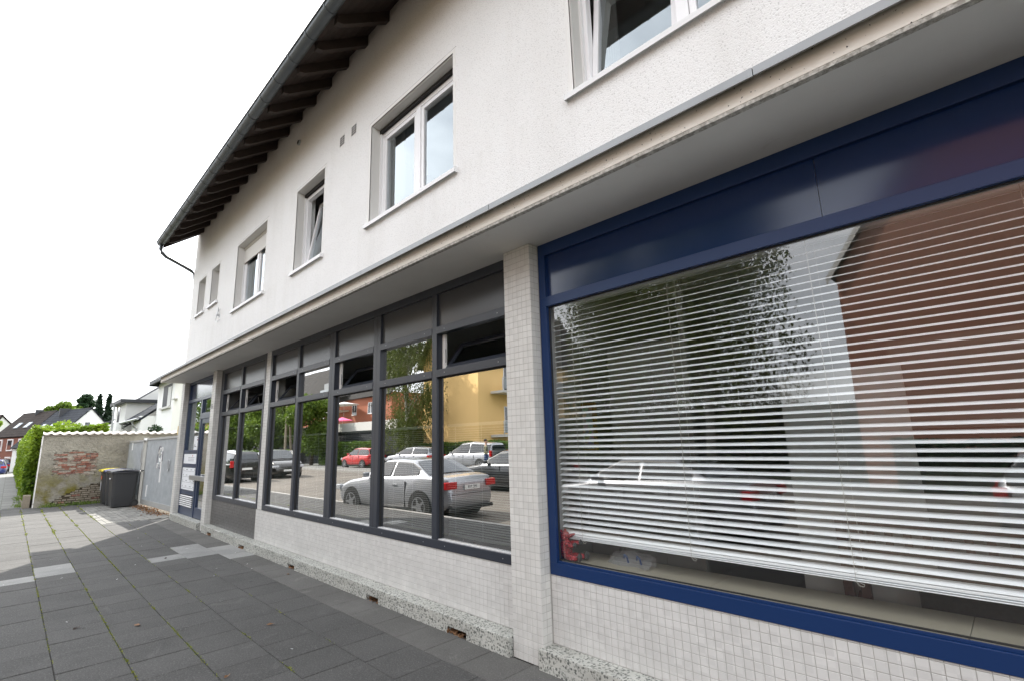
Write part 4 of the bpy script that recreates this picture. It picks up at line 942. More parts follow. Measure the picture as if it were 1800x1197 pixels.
# ---------------------------------------------------------------- hedge and the yard behind
def leafy_box(name, x0, x1, y0, y1, z0, z1, n, size, mat, label, cat, lump=.25, group=None):
    t = thing(name, ((x0+x1)/2, (y0+y1)/2, z0), label, cat, group)
    P = RN.uniform(0, 1, (n, 3)); f = RN.randint(0, 5, n); d = RN.exponential(.10, n)
    X = x0+(x1-x0)*P[:, 0]; Y = y0+(y1-y0)*P[:, 1]; Z = z0+(z1-z0)*P[:, 2]
    X = np.where(f == 0, x0+d, np.where(f == 1, x1-d, X)); Y = np.where(f == 2, y0+d, np.where(f == 3, y1-d, Y)); Z = np.where(f == 4, z1-d, Z)
    q = lump*(np.sin(X*2.1+Z)*np.cos(Y*2.7)+.6*np.sin(X*5.3+1+Y*4)*np.sin(Z*4.1)); Z2 = Z+q*(Z-z0)/(z1-z0); Y2 = Y+.5*q; X2 = X+.4*q
    quads('foliage', np.c_[X2, Y2, Z2], None, size, mat, t)
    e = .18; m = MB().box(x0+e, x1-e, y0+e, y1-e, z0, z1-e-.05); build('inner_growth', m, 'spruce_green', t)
    return t
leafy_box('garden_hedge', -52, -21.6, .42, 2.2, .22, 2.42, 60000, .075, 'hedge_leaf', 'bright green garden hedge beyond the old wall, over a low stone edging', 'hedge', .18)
m = MB(); x = -46
while x < -21.4: m.box(x+.01, x+.57, .44, .60, -.05, .36+random.uniform(-.03, .03)); x += .58
o = build('edging_stones', m, 'mossy_stone', None, at=(-34, .52, 0)); tag(o, 'low row of mossy edging stones along the foot of the green hedge', 'edging')
for (x, y, s, lb) in ((-24.5, 4.05, .36, 'dark bushy shrub tip above the tiled wall near the gate'), (-26.5, 2.3, .30, 'small shrub tips above the left part of the tiled wall')):
    t = thing('shrub', (x, y, 0), lb, 'shrub'); n_ = 900; P = RN.normal(0, 1, (n_, 3)); P /= np.linalg.norm(P, axis=1)[:, None]; R_ = RN.uniform(.3, 1, n_)[:, None]**.5
    quads('foliage', P*R_*np.array([s*.8, s*.9, .55])+np.array([x, y, 1.95+s*.3]), None, .06, 'dark_leaf', t, 2.2); build('stem', MB().tube([(x, y, 0), (x, y, 1.6)], .03, 6), 'bark', t)

# ---------------------------------------------------------------- trees
def tree(name, x, y, z0, h, trunk_r, crown, n, size, leaf_, bark_, label, blobs=14, weep=0, seed=1, crown_z=.55, aspect=1.6, tall=.42):
    rn = np.random.RandomState(seed); t = thing(name, (x, y, z0), label, 'tree')
    m = MB(); top = h*.82; path = [(x, y, z0), (x+.05*crown, y, z0+h*.25), (x-.03*crown, y+.04*crown, z0+h*.5), (x, y, z0+top)]
    m.tube(path, [trunk_r, trunk_r*.8, trunk_r*.5, trunk_r*.1], 8); build('trunk', m, bark_, t, smooth=True)
    m = MB(); Cs = []
    for b in range(blobs):
        a = rn.uniform(0, 2*math.pi); rr = crown*rn.uniform(.25, .85); zz = z0+h*crown_z+(h*tall)*rn.uniform(-.85, .95)
        sh = math.sqrt(max(.05, 1-((zz-z0-h*crown_z)/(h*tall*1.05))**2)); c = np.array([x+rr*sh*math.cos(a), y+rr*sh*math.sin(a), zz]); Cs.append(c)
        m.tube([(x, y, z0+h*(.25+.3*rn.rand())), ((x+c[0])/2, (y+c[1])/2, c[2]-.2*h*rn.rand()*.4), tuple(c)], [trunk_r*.35, trunk_r*.2, .02], 5)
    build('limbs', m, bark_, t, smooth=True)
    Cs = np.array(Cs); k = rn.randint(0, blobs, n); br = crown*(.34+.16*rn.rand(blobs)); P = rn.normal(0, 1, (n, 3)); P /= np.linalg.norm(P, axis=1)[:, None]; P *= (rn.rand(n, 1)**.45)
    C = Cs[k]+P*br[k][:, None]*np.array([1, 1, .75])
    if weep:
        ns = n//14; s_ = C[:ns]; L_ = rn.uniform(.3, 1, ns)*h*weep; tt = rn.rand(ns, 13); W_ = np.repeat(s_, 13, 0); W_[:, 2] -= (tt*L_[:, None]).reshape(-1); W_[:, :2] += rn.normal(0, .05, (len(W_), 2))
        W_ = W_[W_[:, 2] > z0+.9]; C = np.concatenate([C[:n//8], W_])
    quads('foliage', C, None, size, leaf_, t, aspect, droop=(.8 if weep else None)); return t
def spruce(x, y, z0, h, r, label, n=3000):
    t = thing('spruce_tree', (x, y, z0), label, 'tree'); build('trunk', MB().tube([(x, y, z0), (x, y, z0+h)], [.15, .02], 6), 'bark', t)
    lv = RN.rand(n)**1.2; layer = np.floor(lv*26+RN.rand(n)*.8)/26; a = RN.rand(n)*6.28; rr = RN.rand(n)**.6*r*(1-layer*.97); z = z0+h*.08+layer*h*.92-rr*.30+RN.normal(0, .12, n)
    quads('foliage', np.c_[x+rr*np.cos(a), y+rr*np.sin(a), z], None, .24, 'spruce_leaf', t, 2.6)

# ---------------------------------------------------------------- houses
def uvroof(name, corners, mat, parent, nu, thick=.08):
    """sloped roof plane: corners a,b (eave) c,d (ridge); real-size uv for the tile courses"""
    a, b, c, d = [Vector(p) for p in corners]; nrm_ = (b-a).cross(d-a).normalized(); off = origin(parent)
    if nrm_.z < 0: nrm_ = -nrm_
    me = bpy.data.meshes.new(name); vs = [a, b, c, d]+[p-nrm_*thick for p in (a, b, c, d)]
    me.from_pydata([tuple(v-off) for v in vs], [], [(0, 1, 2, 3), (7, 6, 5, 4), (0, 4, 5, 1), (1, 5, 6, 2), (2, 6, 7, 3), (3, 7, 4, 0)])
    uv = me.uv_layers.new(name='uv'); w = (b-a).length; h = (d-a).length
    for i, l_ in enumerate(me.loops):
        v = vs[l_.vertex_index % 4]; uv.data[i].uv = ((v-a).dot((b-a)/w), (v-a).dot((d-a).normalized()))
    me.materials.append(mat if not isinstance(mat, str) else MATS[mat]); o = bpy.data.objects.new(name, me); link(o, parent); return o
RT_BROWN = rooftile('brown_pantile', (.032, .024, .020), (.050, .038, .032)); RT_SLATE = rooftile('blue_grey_pantile', (.030, .034, .042), (.045, .050, .060)); RT_GREY = rooftile('grey_pantile', (.028, .026, .024), (.045, .042, .039))
simple('white_house_render', (.82, .82, .80), .85, var=.04, vs=1); simple('cream_render', (.80, .79, .72), .85, var=.05, vs=1.5); simple('fibre_cement', (.60, .60, .58), .8, var=.08, vs=2); simple('ochre_render', (.93, .62, .26), .85, var=.05, vs=.7)
simple('brick_red_render', (.36, .125, .07), .85, var=.1, vs=1.2); simple('terracotta_render', (.30, .14, .095), .85, var=.12, vs=.8); simple('red_brick_far', (.22, .085, .06), .9, var=.2, vs=8); simple('dark_fascia', (.03, .032, .036), .6); simple('dark_window', (.03, .035, .045), .08, spec=1.0); simple('pale_slab', (.62, .61, .58), .8); simple('balcony_panel', (.25, .28, .30), .3)
simple('sky_light', (.26, .29, .32), .2)
def far_window(parent, x0, x1, z0, z1, y, side='x', sill=True, out=-1):
    """window on a far wall: side 'x' wall facing +-Y at y ; side 'y' wall facing +-X at x=y, spans x0..x1 in Y"""
    def bx(m, u0, u1, d0, d1, a, b):
        d0, d1 = sorted((y+out*d0, y+out*d1))
        return m.box(u0, u1, d0, d1, a, b) if side == 'x' else m.box(d0, d1, u0, u1, a, b)
    m = MB(); w = .07; bx(m, x0, x1, -.02, .03, z0, z0+w); bx(m, x0, x1, -.02, .03, z1-w, z1); bx(m, x0, x0+w, -.02, .03, z0+w, z1-w); bx(m, x1-w, x1, -.02, .03, z0+w, z1-w)
    if x1-x0 > 1.0: bx(m, (x0+x1)/2-.04, (x0+x1)/2+.04, -.02, .03, z0+w, z1-w)
    f = build('window', m, 'white_pvc', parent); m = MB(); bx(m, x0+w, x1-w, -.02, .01, z0+w, z1-w); build('pane', m, 'dark_window', f)
    if sill: m = MB(); bx(m, x0-.06, x1+.06, -.02, .10, z0-.06, z0-.01); build('sill', m, 'pale_slab', f)

# cream white neighbour, seen over the gate
H = thing('cream_house', (-33, 8, 0), 'cream white neighbour house behind the metal gate, next to the canopy end', 'house')
build('wall', MB().box(-36.5, -31.6, 6.0, 13, 0, 5.5), 'white_house_render', H); build('wall', MB().box(-31.59, -26, 5.9, 13, 0, 5.8), 'cream_render', H, label='cream coloured part of the wall')
m = MB().box(-36.9, -36.5, 5.55, 13.3, 5.38, 5.62); m.box(-36.5, -25.8, 5.5, 5.6, 5.40, 5.62); build('gutter', m, 'dark_fascia', H); build('roof', MB().prism([(5.5, 5.62), (13.4, 5.62), (9.5, 8.2)], -36.9, -25.8, 'x'), 'pantile_dark', H)
m = MB().box(-34.95, -32.75, 5.99, 6.05, 3.95, 5.22); W1 = build('window_opening', m, 'dark_fascia', H); build('pane', MB().box(-33.6, -32.78, 5.97, 5.989, 3.98, 5.05), 'fibre_cement', W1); build('sill', MB().box(-35.05, -32.65, 5.85, 5.989, 3.84, 3.94), 'pale_slab', W1); build('sill', MB().box(-31.3, -30.7, 5.74, 5.90, 4.15, 4.22), 'pale_slab', W1)
# clad house with dormer
H = thing('clad_house', (-42, 6, 0), 'pale clad house with a dark flat dormer roof and drainpipes, left of the cream house', 'house')
build('wall', MB().box(-44.3, -40, 4.95, 12, 0, 4.62), 'fibre_cement', H); build('wall', MB().box(-44.3, -40.0, 4.55, 4.94, 0, 3.35), 'white_house_render', H, label='white front wall')
m = MB().box(-44.5, -39.7, 4.60, 12, 4.62, 4.83); build('dormer_roof', m, 'dark_fascia', H); build('upper_gable', MB().prism([(5.6, 4.83), (9.5, 4.83), (9.5, 7.9)], -44, -40.5, 'x'), 'fibre_cement', H)
m = MB().add([(-40.6, 5.55, 4.88), (-40.6, 9.5, 7.98), (-44.2, 9.5, 7.98), (-44.2, 5.55, 4.88), (-40.6, 5.55, 4.80), (-40.6, 9.5, 7.90), (-44.2, 9.5, 7.90), (-44.2, 5.55, 4.80)], [(0, 1, 2, 3), (7, 6, 5, 4), (0, 4, 5, 1), (1, 5, 6, 2), (2, 6, 7, 3), (3, 7, 4, 0)]); build('roof', m, 'pantile_dark', H)
H2 = thing('lean_to_house', (-38, 6.5, 0), 'white low wing with a dark sloping tiled roof, in front of the clad house', 'house')
build('wall', MB().box(-39.6, -36.52, 5.3, 12, 0, 3.6), 'white_house_render', H2)
uvroof('roof', [(-39.75, 4.75, 3.30), (-36.5, 5.2, 3.42), (-36.5, 7.4, 5.25), (-39.75, 7.2, 5.15)], RT_SLATE, H2, 10, .12)
m = MB().box(-39.75, -39.72, 4.70, 7.2, 3.2, 3.26); m.add([(-39.6, 4.8, 3.0), (-39.6, 7.2, 5.0), (-39.6, 7.2, 4.7), (-39.6, 4.8, 2.9)], [(0, 1, 2, 3)]); build('verge', m, 'dark_fascia', H2)
build('gutter', MB().tube([(-39.8, 4.72, 3.30), (-36.5, 5.12, 3.42)], .07, 8), 'steel', H2)
for px_, py_ in ((-39.55, 4.86), (-37.4, 5.1)): build('downpipe', MB().tube([(px_, py_-.1, 3.3), (px_, py_-.02, 3.05), (px_, py_+.16, 2.85), (px_, py_+.18, 0)], .06, 8), 'steel', H2)
build('downpipe', MB().tube([(-41.3, 4.45, 4.6), (-41.3, 4.5, 4.4), (-41.3, 4.52, 0)], .06, 8), 'steel', H)
build('window', MB().box(-43.2, -42.4, 4.93, 4.949, 3.5, 4.5), 'dark_window', H)
H3 = thing('brown_shed', (-56, 5, 0), 'dark roofed outbuilding left of the clad house', 'shed'); build('wall', MB().box(-60, -54.5, 6.1, 10, 0, 4.0), 'old_render', H3); build('roof', MB().prism([(5.5, 3.9), (10, 5.9), (10, 6.05), (5.5, 4.05)], -60.2, -54.2, 'x'), 'dark_fascia', H3)

# terrace turned by 20 degrees: white gable house and brown roofed row
def terrace(px0, y_base, dist, label, gable_mat, roof_mat, length, near):
    pass
ang = math.radians(20); ex = Vector((-math.cos(ang), -math.sin(ang), 0)); ey = Vector((-math.sin(ang), math.cos(ang), 0))   # ex runs away along the row, ey up the gable base
def rayhit(px, py, P0, n):
    c = Vector(((px-900)/FPX, -(py-598.5)/FPX, -1)); d = _r2*c.x + _u2*c.y - _d*c.z
    t = (Vector(P0)-Vector((0, 0, CAM_H))).dot(n)/d.dot(n); return Vector((0, 0, CAM_H))+d*t
nrmG = -ex; P0 = Vector((-62, 5, 0))
A = rayhit(161, 717, P0, nrmG); Lf = rayhit(112, 757, P0, nrmG); Rt = rayhit(198, 757, P0, nrmG)
H = thing('white_gable_house', (P0.x, P0.y, 0), 'white gabled house with a blue grey tiled roof behind the hedge', 'house')
def along(p, t): return p + ex*t
sl_l = (A-Lf); Lz = Lf - sl_l*.55; Rz = Rt - (A-Rt)*.45
m = MB(); q = [Vector((Lz.x, Lz.y, 0)), Vector((Rz.x, Rz.y, 0)), Rz, A, Lz]
m.add([tuple(v) for v in q]+[tuple(along(v, 6.2)) for v in q], [(0, 1, 2, 3, 4), (9, 8, 7, 6, 5), (0, 5, 6, 1), (1, 6, 7, 2), (4, 3, 8, 9), (2, 7, 8, 3), (0, 4, 9, 5)]); build('wall', m, 'white_house_render', H)
up = Vector((0, 0, .06)); ov = -ex*.10
uvroof('roof_slope', [along(Lz, 6.2)+up-(A-Lz)*.08, Lz+up+ov-(A-Lz)*.08, A+up*1.5+ov, along(A, 6.2)+up*1.5], RT_SLATE, H, 10, .08); uvroof('roof_slope', [Rz+up+ov-(A-Rz)*.08, along(Rz, 6.2)+up-(A-Rz)*.08, along(A, 6.2)+up*1.5, A+up*1.5+ov], RT_SLATE, H, 10, .08)
wp = rayhit(153, 747, P0, nrmG)
m = MB(); 
for dy0, dy1, dz0, dz1, o_ in ((-.42, .42, -.55, .55, .06),): m.add([tuple(wp+ey*a*.7+Vector((0, 0, b*.7))-ex*o_) for a, b in ((dy0, dz0), (dy1, dz0), (dy1, dz1), (dy0, dz1))]+[tuple(wp+ey*a*.7+Vector((0, 0, b*.7))) for a, b in ((dy0, dz0), (dy1, dz0), (dy1, dz1), (dy0, dz1))], [(0, 1, 2, 3), (0, 4, 5, 1), (1, 5, 6, 2), (2, 6, 7, 3), (3, 7, 4, 0)])
wf = build('window', m, 'white_pvc', H, nrm=False); m = MB(); m.add([tuple(wp+ey*a+Vector((0, 0, b))-ex*.07) for a, b in ((-.20, -.28), (.20, -.28), (.20, .28), (-.20, .28))], [(0, 1, 2, 3)]); build('pane', m, 'dark_window', wf, nrm=False)
def onslope(LL, AA, u, v, s, w, h, name, parent, mat, t=.10):
    b = along(LL, u) + (AA-LL)*v; sd_ = (AA-LL).normalized(); n_ = ex.cross(sd_).normalized(); n_ = n_ if n_.z > 0 else -n_
    m = MB(); q = [b, b+ex*w, b+ex*w+sd_*h, b+sd_*h]; m.add([tuple(p+n_*.02) for p in q]+[tuple(p+n_*(t+.05)) for p in q], [(3, 2, 1, 0), (4, 5, 6, 7), (0, 1, 5, 4), (1, 2, 6, 5), (2, 3, 7, 6), (3, 0, 4, 7)]); return build(name, m, mat, parent)
for u in (1.3, 2.9, 4.6): onslope(Lz, A, u, .42, 0, .55, .7, 'skylight', H, 'sky_light')
cb = along(A, 4.3)-ey*.2
m = MB().box(cb.x-.4, cb.x+.4, cb.y-.4, cb.y+.4, cb.z-1.2, cb.z+.18); build('chimney', m, 'dark_fascia', H)
H = thing('brown_roof_row', tuple(along(P0, 15)), 'brick row house with a big brown tiled roof at the left edge', 'house')
LzB = Lf-(A-Lf)*.06; A2, L2, R2 = along(A, 6.22), along(LzB, 6.22), along(Rz, 6.22); Lw = L2-(A2-L2)*.0+Vector((0, 0, -.12))
m = MB(); q = [Vector((Lw.x, Lw.y, 0)), Vector((R2.x, R2.y, 0)), R2, A2, Lw]
m.add([tuple(v) for v in q]+[tuple(along(v, 6.6)) for v in q], [(0, 1, 2, 3, 4), (9, 8, 7, 6, 5), (0, 5, 6, 1), (1, 6, 7, 2), (4, 3, 8, 9), (2, 7, 8, 3), (0, 4, 9, 5)]); build('wall', m, 'red_brick_far', H)
uvroof('roof_slope', [along(L2, 6.8)+up-(A2-L2)*.08, L2+up-(A2-L2)*.08, A2+up*2.5, along(A2, 6.8)+up*2.5], RT_BROWN, H, 10, .16); uvroof('roof_slope', [R2+up, along(R2, 6.8)+up, along(A2, 6.8)+up*2.5, A2+up*2.5], RT_BROWN, H, 10, .16)
for u in (1.9, 3.9): onslope(L2, A2, u, .30, 0, .7, .7, 'skylight', H, 'sky_light')
cb = along(A2, 3.6); build('chimney', MB().box(cb.x-.3, cb.x+.3, cb.y-.3, cb.y+.3, cb.z-.8, cb.z+.35), 'dark_fascia', H); build('cowl', MB().box(cb.x-.35, cb.x+.35, cb.y-.35, cb.y+.35, cb.z+.45, cb.z+.49), 'dark_fascia', H)
for u in (.4, 2.6, 4.8):
    for zz in (.2, 1.9):
        b = along(Lw, u); m = MB(); o_ = -ey*.06; m.add([tuple(Vector((p.x, p.y, z))+o_) for p in (b, b+ex*1.1) for z in (zz, zz+1.15)], [(0, 2, 3, 1)]); 
        m2 = MB(); m2.add([tuple(Vector((p.x, p.y, z))-ey*dd) for dd in (.08, -.02) for p in (b, b+ex*1.1) for z in (zz, zz+1.15)], [(0, 2, 3, 1), (4, 5, 7, 6), (0, 1, 5, 4), (2, 6, 7, 3), (1, 3, 7, 5), (0, 4, 6, 2)]); wf = build('window', m2, 'white_pvc', H, nrm=False)
        b2 = b+ex*.12; m2 = MB(); m2.add([tuple(Vector((p.x, p.y, z))-ey*.085) for p in (b2, b2+ex*.86) for z in (zz+.12, zz+1.03)], [(0, 2, 3, 1)]); build('pane', m2, 'dark_window', wf, nrm=False)
H = thing('far_gable_house', (-110, -2, 0), 'pale gabled house peeping in at the left edge', 'house')
P1 = Vector((-108, -3, 0)); a1, l1_, r1_ = rayhit(4, 729, P1, nrmG), rayhit(-20, 757, P1, nrmG), rayhit(18, 742, P1, nrmG); r1_ = r1_-(a1-r1_)*.6
m = MB(); q = [Vector((l1_.x, l1_.y, 0)), Vector((r1_.x, r1_.y, 0)), r1_, a1, l1_]; m.add([tuple(v) for v in q]+[tuple(along(v, 8)) for v in q], [(0, 1, 2, 3, 4), (9, 8, 7, 6, 5), (0, 5, 6, 1), (1, 6, 7, 2), (4, 3, 8, 9), (2, 7, 8, 3), (0, 4, 9, 5)]); build('wall', m, 'fibre_cement', H)
uvroof('roof_slope', [r1_+up+ov, along(r1_, 8)+up, along(a1, 8)+up*2, a1+up*2+ov], RT_BROWN, H, 10, .2); uvroof('roof_slope', [along(l1_, 8)+up, l1_+up+ov, a1+up*2+ov, along(a1, 8)+up*2], RT_BROWN, H, 10, .2)
tree('deciduous_tree', -90, 4.6, 0, 8.3, .3, 2.4, 12000, .22, 'maple_leaf', 'bark', 'rounded green tree behind the brown roofed row', 16, seed=3, crown_z=.78, tall=.18)
tree('deciduous_tree', -92, 6.9, 0, 9.6, .3, 1.7, 8000, .2, 'dark_leaf', 'bark', 'darker tree right behind the white gable', 12, seed=4, crown_z=.75, tall=.22)
tree('deciduous_tree', -96, -2.8, 0, 6.6, .3, 1.7, 3000, .28, 'hedge_leaf', 'bark', 'light green tree at the left edge by the pale gable', 9, seed=5)
spruce(-80, 7.2, 0, 8.5, 1.35, 'left of the two dark spruces beside the white gable'); spruce(-80, 8.15, 0, 8.4, 1.25, 'right of the two dark spruces beside the white gable'); spruce(-84, 7.7, 0, 7.2, 1.2, 'lower dark spruce between the two taller ones')

# ---------------------------------------------------------------- far side of the street (seen in the window panes)
H = thing('ochre_apartment_block', (-31, -20, 0), 'ochre gabled apartment block with balconies, mirrored in the grey windows', 'building')
build('wall', MB().prism([(-34.6, -.2), (-27.65, -.2), (-27.65, 8.0), (-31.1, 13.0), (-34.6, 8.0)], -32, -18, 'y'), 'ochre_render', H)
uvroof('roof_slope', [(-35.0, -17.5, 7.6), (-35.0, -32, 7.6), (-31.1, -32, 13.2), (-31.1, -17.5, 13.2)], RT_GREY, H, 8, .14); uvroof('roof_slope', [(-27.2, -32, 7.6), (-27.2, -17.5, 7.6), (-31.1, -17.5, 13.2), (-31.1, -32, 13.2)], RT_GREY, H, 8, .14)
m = MB().add([(-35.0, -17.49, 7.35), (-31.1, -17.49, 12.95), (-31.1, -17.49, 13.25), (-35.0, -17.49, 7.65), (-35.0, -17.45, 7.35), (-31.1, -17.45, 12.95), (-31.1, -17.45, 13.25), (-35.0, -17.45, 7.65)], [(0, 1, 2, 3), (7, 6, 5, 4), (3, 2, 6, 7), (0, 4, 5, 1)]); build('bargeboard', m, 'white_pvc', H, nrm=False)
for zz in (1.8, 5.0):
    bl = build('balcony', MB().box(-27.64, -26.2, -30, -19.2, zz, zz+.18), 'pale_slab', H); m = MB()
    for yy in np.arange(-30, -19.3, 1.2): m.box(-26.24, -26.2, yy+.04, yy+1.12, zz+.28, zz+1.05)
    build('balcony_panels', m, 'balcony_panel', bl); m = MB().tube([(-26.2, -30, zz+1.12), (-26.2, -19.2, zz+1.12)], .03, 6)
    for yy in np.arange(-30, -19.1, 1.2): m.box(-26.25, -26.2, yy, yy+.04, zz+.18, zz+1.12)
    build('railing', m, 'steel', bl)
    for ya in (-22.4, -26.4): far_window(H, ya, ya+1.8, zz+.3, zz+2.3, -27.65, 'y', False, 1)
H = thing('red_apartment_block', (-74, -28, 0), 'red rendered apartment block with a big dark roof and balconies, mirrored in grey windows', 'building')
build('wall', MB().box(-100, -56, -40, -28, -.2, 8.1), 'brick_red_render', H)
uvroof('roof_slope', [(-100.5, -27.4, 7.8), (-55.5, -27.4, 7.8), (-55.5, -34, 15.2), (-100.5, -34, 15.2)], RT_GREY, H, 20, .15)
for x in (-92, -86.5, -81, -76.5, -66.5, -62):
    for zz in (2.6, 5.6): far_window(H, x, x+1.3, zz, zz+1.5, -28, 'x', True, 1)
for x in (-84, -79, -90): 
    a = Vector((x, -28.9, 9.25)); m = MB(); m.add([tuple(a+Vector(v)) for v in ((0, 0, .1), (1.1, 0, .1), (1.1, -1.15, 1.25), (0, -1.15, 1.25), (0, .08, .02), (1.1, .08, .02), (1.1, -1.07, 1.17), (0, -1.07, 1.17))], [(0, 1, 2, 3), (7, 6, 5, 4), (0, 4, 5, 1), (1, 5, 6, 2), (2, 6, 7, 3), (3, 7, 4, 0)]); build('skylight', m, 'sky_light', H)
m = MB().box(-77.5, -70, -31, -28.6, 8.4, 11.2); D_ = build('dormer', m, 'zinc', H)
for zz in (3.2, 6.2, 8.6):
    bl = build('balcony', MB().box(-73.8, -67.4, -27.99, -26.4, zz, zz+.18), 'pale_slab', H); m = MB()
    for x in np.arange(-73.8, -67.6, 1.28): m.box(x+.04, x+1.2, -26.44, -26.4, zz+.25, zz+1.1)
    build('balcony_panels', m, 'balcony_panel', bl)
def parasol(x, y, z, r, mat, label):
    t = thing('parasol', (x, y, z-2), label, 'parasol'); m = MB(); n_ = 8
    m.add([(x, y, z+.45)]+[(x+r*math.cos(2*math.pi*i/n_), y+r*.6*math.sin(2*math.pi*i/n_), z) for i in range(n_)]+[(x, y, z+.40)], [(0, 1+i, 1+(i+1) % n_) for i in range(n_)]+[(n_+1, 1+(i+1) % n_, 1+i) for i in range(n_)]); build('canopy', m, mat, t, nrm=False); build('pole', MB().tube([(x, y, z-1.9), (x, y, z+.4)], .03, 6), 'steel', t)
simple('parasol_white', (.8, .8, .8), .8); simple('parasol_pink', (.75, .12, .25), .8)
parasol(-65.0, -26.0, 6.9, 2.9, 'parasol_white', 'wide white parasol on a balcony, mirrored in the middle grey window'); parasol(-57.2, -22.0, 4.35, 1.8, 'parasol_pink', 'pink parasol below the white one, mirrored in the middle grey window')
m = MB().box(-90, -35.5, -22.5, -16.2, -.17, 2.75); H = thing('garage_row', (-60, -19, 0), 'low flat roofed garage row with a pale fascia behind the street hedge', 'garage'); build('wall', m, 'dark_fascia', H); build('fascia', MB().box(-90.2, -35.3, -22.7, -16.0, 2.76, 3.5), 'pale_slab', H)
H = thing('terracotta_house', (3, -16, 0), 'terracotta rendered gable house mirrored in the blue framed window', 'house')
build('wall', MB().prism([(-3.55, -.2), (9, -.2), (9, 6.6), (2.7, 15.6), (-3.55, 6.6)], -24, -13, 'y'), 'terracotta_render', H)
uvroof('roof_slope', [(-3.75, -12.8, 6.6), (-3.75, -25, 6.6), (2.7, -25, 15.9), (2.7, -12.8, 15.9)], RT_GREY, H, 8, .16)
m = MB().add([(-3.8, -12.79, 6.3), (2.7, -12.79, 15.65), (2.7, -12.79, 15.9), (-3.8, -12.79, 6.55), (-3.8, -12.75, 6.3), (2.7, -12.75, 15.65), (2.7, -12.75, 15.9), (-3.8, -12.75, 6.55)], [(0, 1, 2, 3), (7, 6, 5, 4), (3, 2, 6, 7), (0, 4, 5, 1)]); build('bargeboard', m, 'pale_slab', H, nrm=False)
def hedge2(x0, x1, y0, y1, z1, n, lb, mat='privet_leaf'): leafy_box('street_hedge', x0, x1, y0, y1, -.17, z1, n, .11, mat, lb, 'hedge', .08, 'clipped hedges across the street')
hedge2(-46, -36.5, -15.6, -14.4, 1.75, 16000, 'clipped privet hedge in front of the garage row, mirrored left of the red car'); hedge2(-36, -16, -18.2, -17.0, 1.5, 20000, 'long clipped hedge behind the parking bays and the silver estate car'); hedge2(-75, -47.5, -12.9, -11.9, 1.2, 14000, 'low clipped hedge behind the dark off-roader')
hedge2(-2.6, 8, -12.4, -11.6, 1.2, 9000, 'low dark hedge in front of the terracotta house', 'dark_leaf')
tree('birch_tree', -33.4, -15.6, -.17, 11.5, .16, 2.8, 30000, .085, 'birch_leaf', 'birch_bark', 'weeping birch mirrored in the grey windows beside the ochre block', 24, .32, 11, .62)
tree('birch_tree', -9.2, -14.6, -.17, 12.6, .22, 4.4, 60000, .085, 'birch_leaf', 'birch_bark', 'tall weeping birch mirrored in the blue framed window', 30, .35, 12, .60)
tree('birch_tree', -13.9, -15.5, -.17, 13.0, .2, 2.9, 40000, .09, 'birch_leaf', 'birch_bark', 'birch mirrored at the left end of the blue framed window', 26, .35, 18, .55)
hedge2(-22, -4.2, -16.8, -15.8, 2.6, 20000, 'tall dark hedge under the two big birches', 'dark_leaf')
tree('maple_tree', -45.8, -13.6, -.17, 5.9, .18, 2.9, 15000, .17, 'maple_leaf', 'bark', 'spreading green maple mirrored right of the utility pole', 16, 0, 13, .62)
tree('maple_tree', -55, -13.8, -.17, 7.4, .22, 3.2, 16000, .17, 'maple_leaf', 'bark', 'green maple mirrored behind the utility pole', 16, 0, 14, .58)
tree('maple_tree', -66, -12.8, -.17, 9.5, .25, 5.2, 20000, .19, 'maple_leaf', 'bark', 'big bright green maple mirrored in the far grey windows', 20, 0, 15, .58)
H = thing('red_house_beyond', (-92, -20, 0), 'low red house glimpsed under the maple in the far grey windows', 'house'); build('wall', MB().box(-108, -88, -26, -16, -.2, 6.0), 'brick_red_render', H); build('roof', MB().prism([(-26.5, 6), (-15.5, 6), (-21, 9.5)], -108.5, -87.5, 'x'), 'pantile_dark', H)
t = thing('utility_pole', (-46.3, -11.4, -.13), 'weathered wooden utility pole mirrored beside the slim tiled pier', 'pole'); build('shaft', MB().tube([(-46.3, -11.4, -.13), (-46.3, -11.4, 8.0)], [.13, .09], 8), 'pole_wood', t); build('stay_pole', MB().tube([(-46.9, -12.2, -.13), (-46.35, -11.5, 6.5)], [.11, .08], 8), 'pole_wood', t)
t = thing('grey_cabinet', (-33.5, -11.3, -.13), 'pale utility cabinet standing at the kerb across the street', 'cabinet'); build('body', MB().box(-45.0, -44.3, -11.6, -11.3, -.13, 1.15), 'pale_slab', t); build('cap', MB().box(-45.05, -44.25, -11.65, -11.25, 1.151, 1.20), 'white_pvc', t); t.location = (-44.6, -11.4, -.13)
for c_ in t.children: c_.location = Vector((-33.5, -11.3, -.13))-Vector((-44.6, -11.4, -.13))

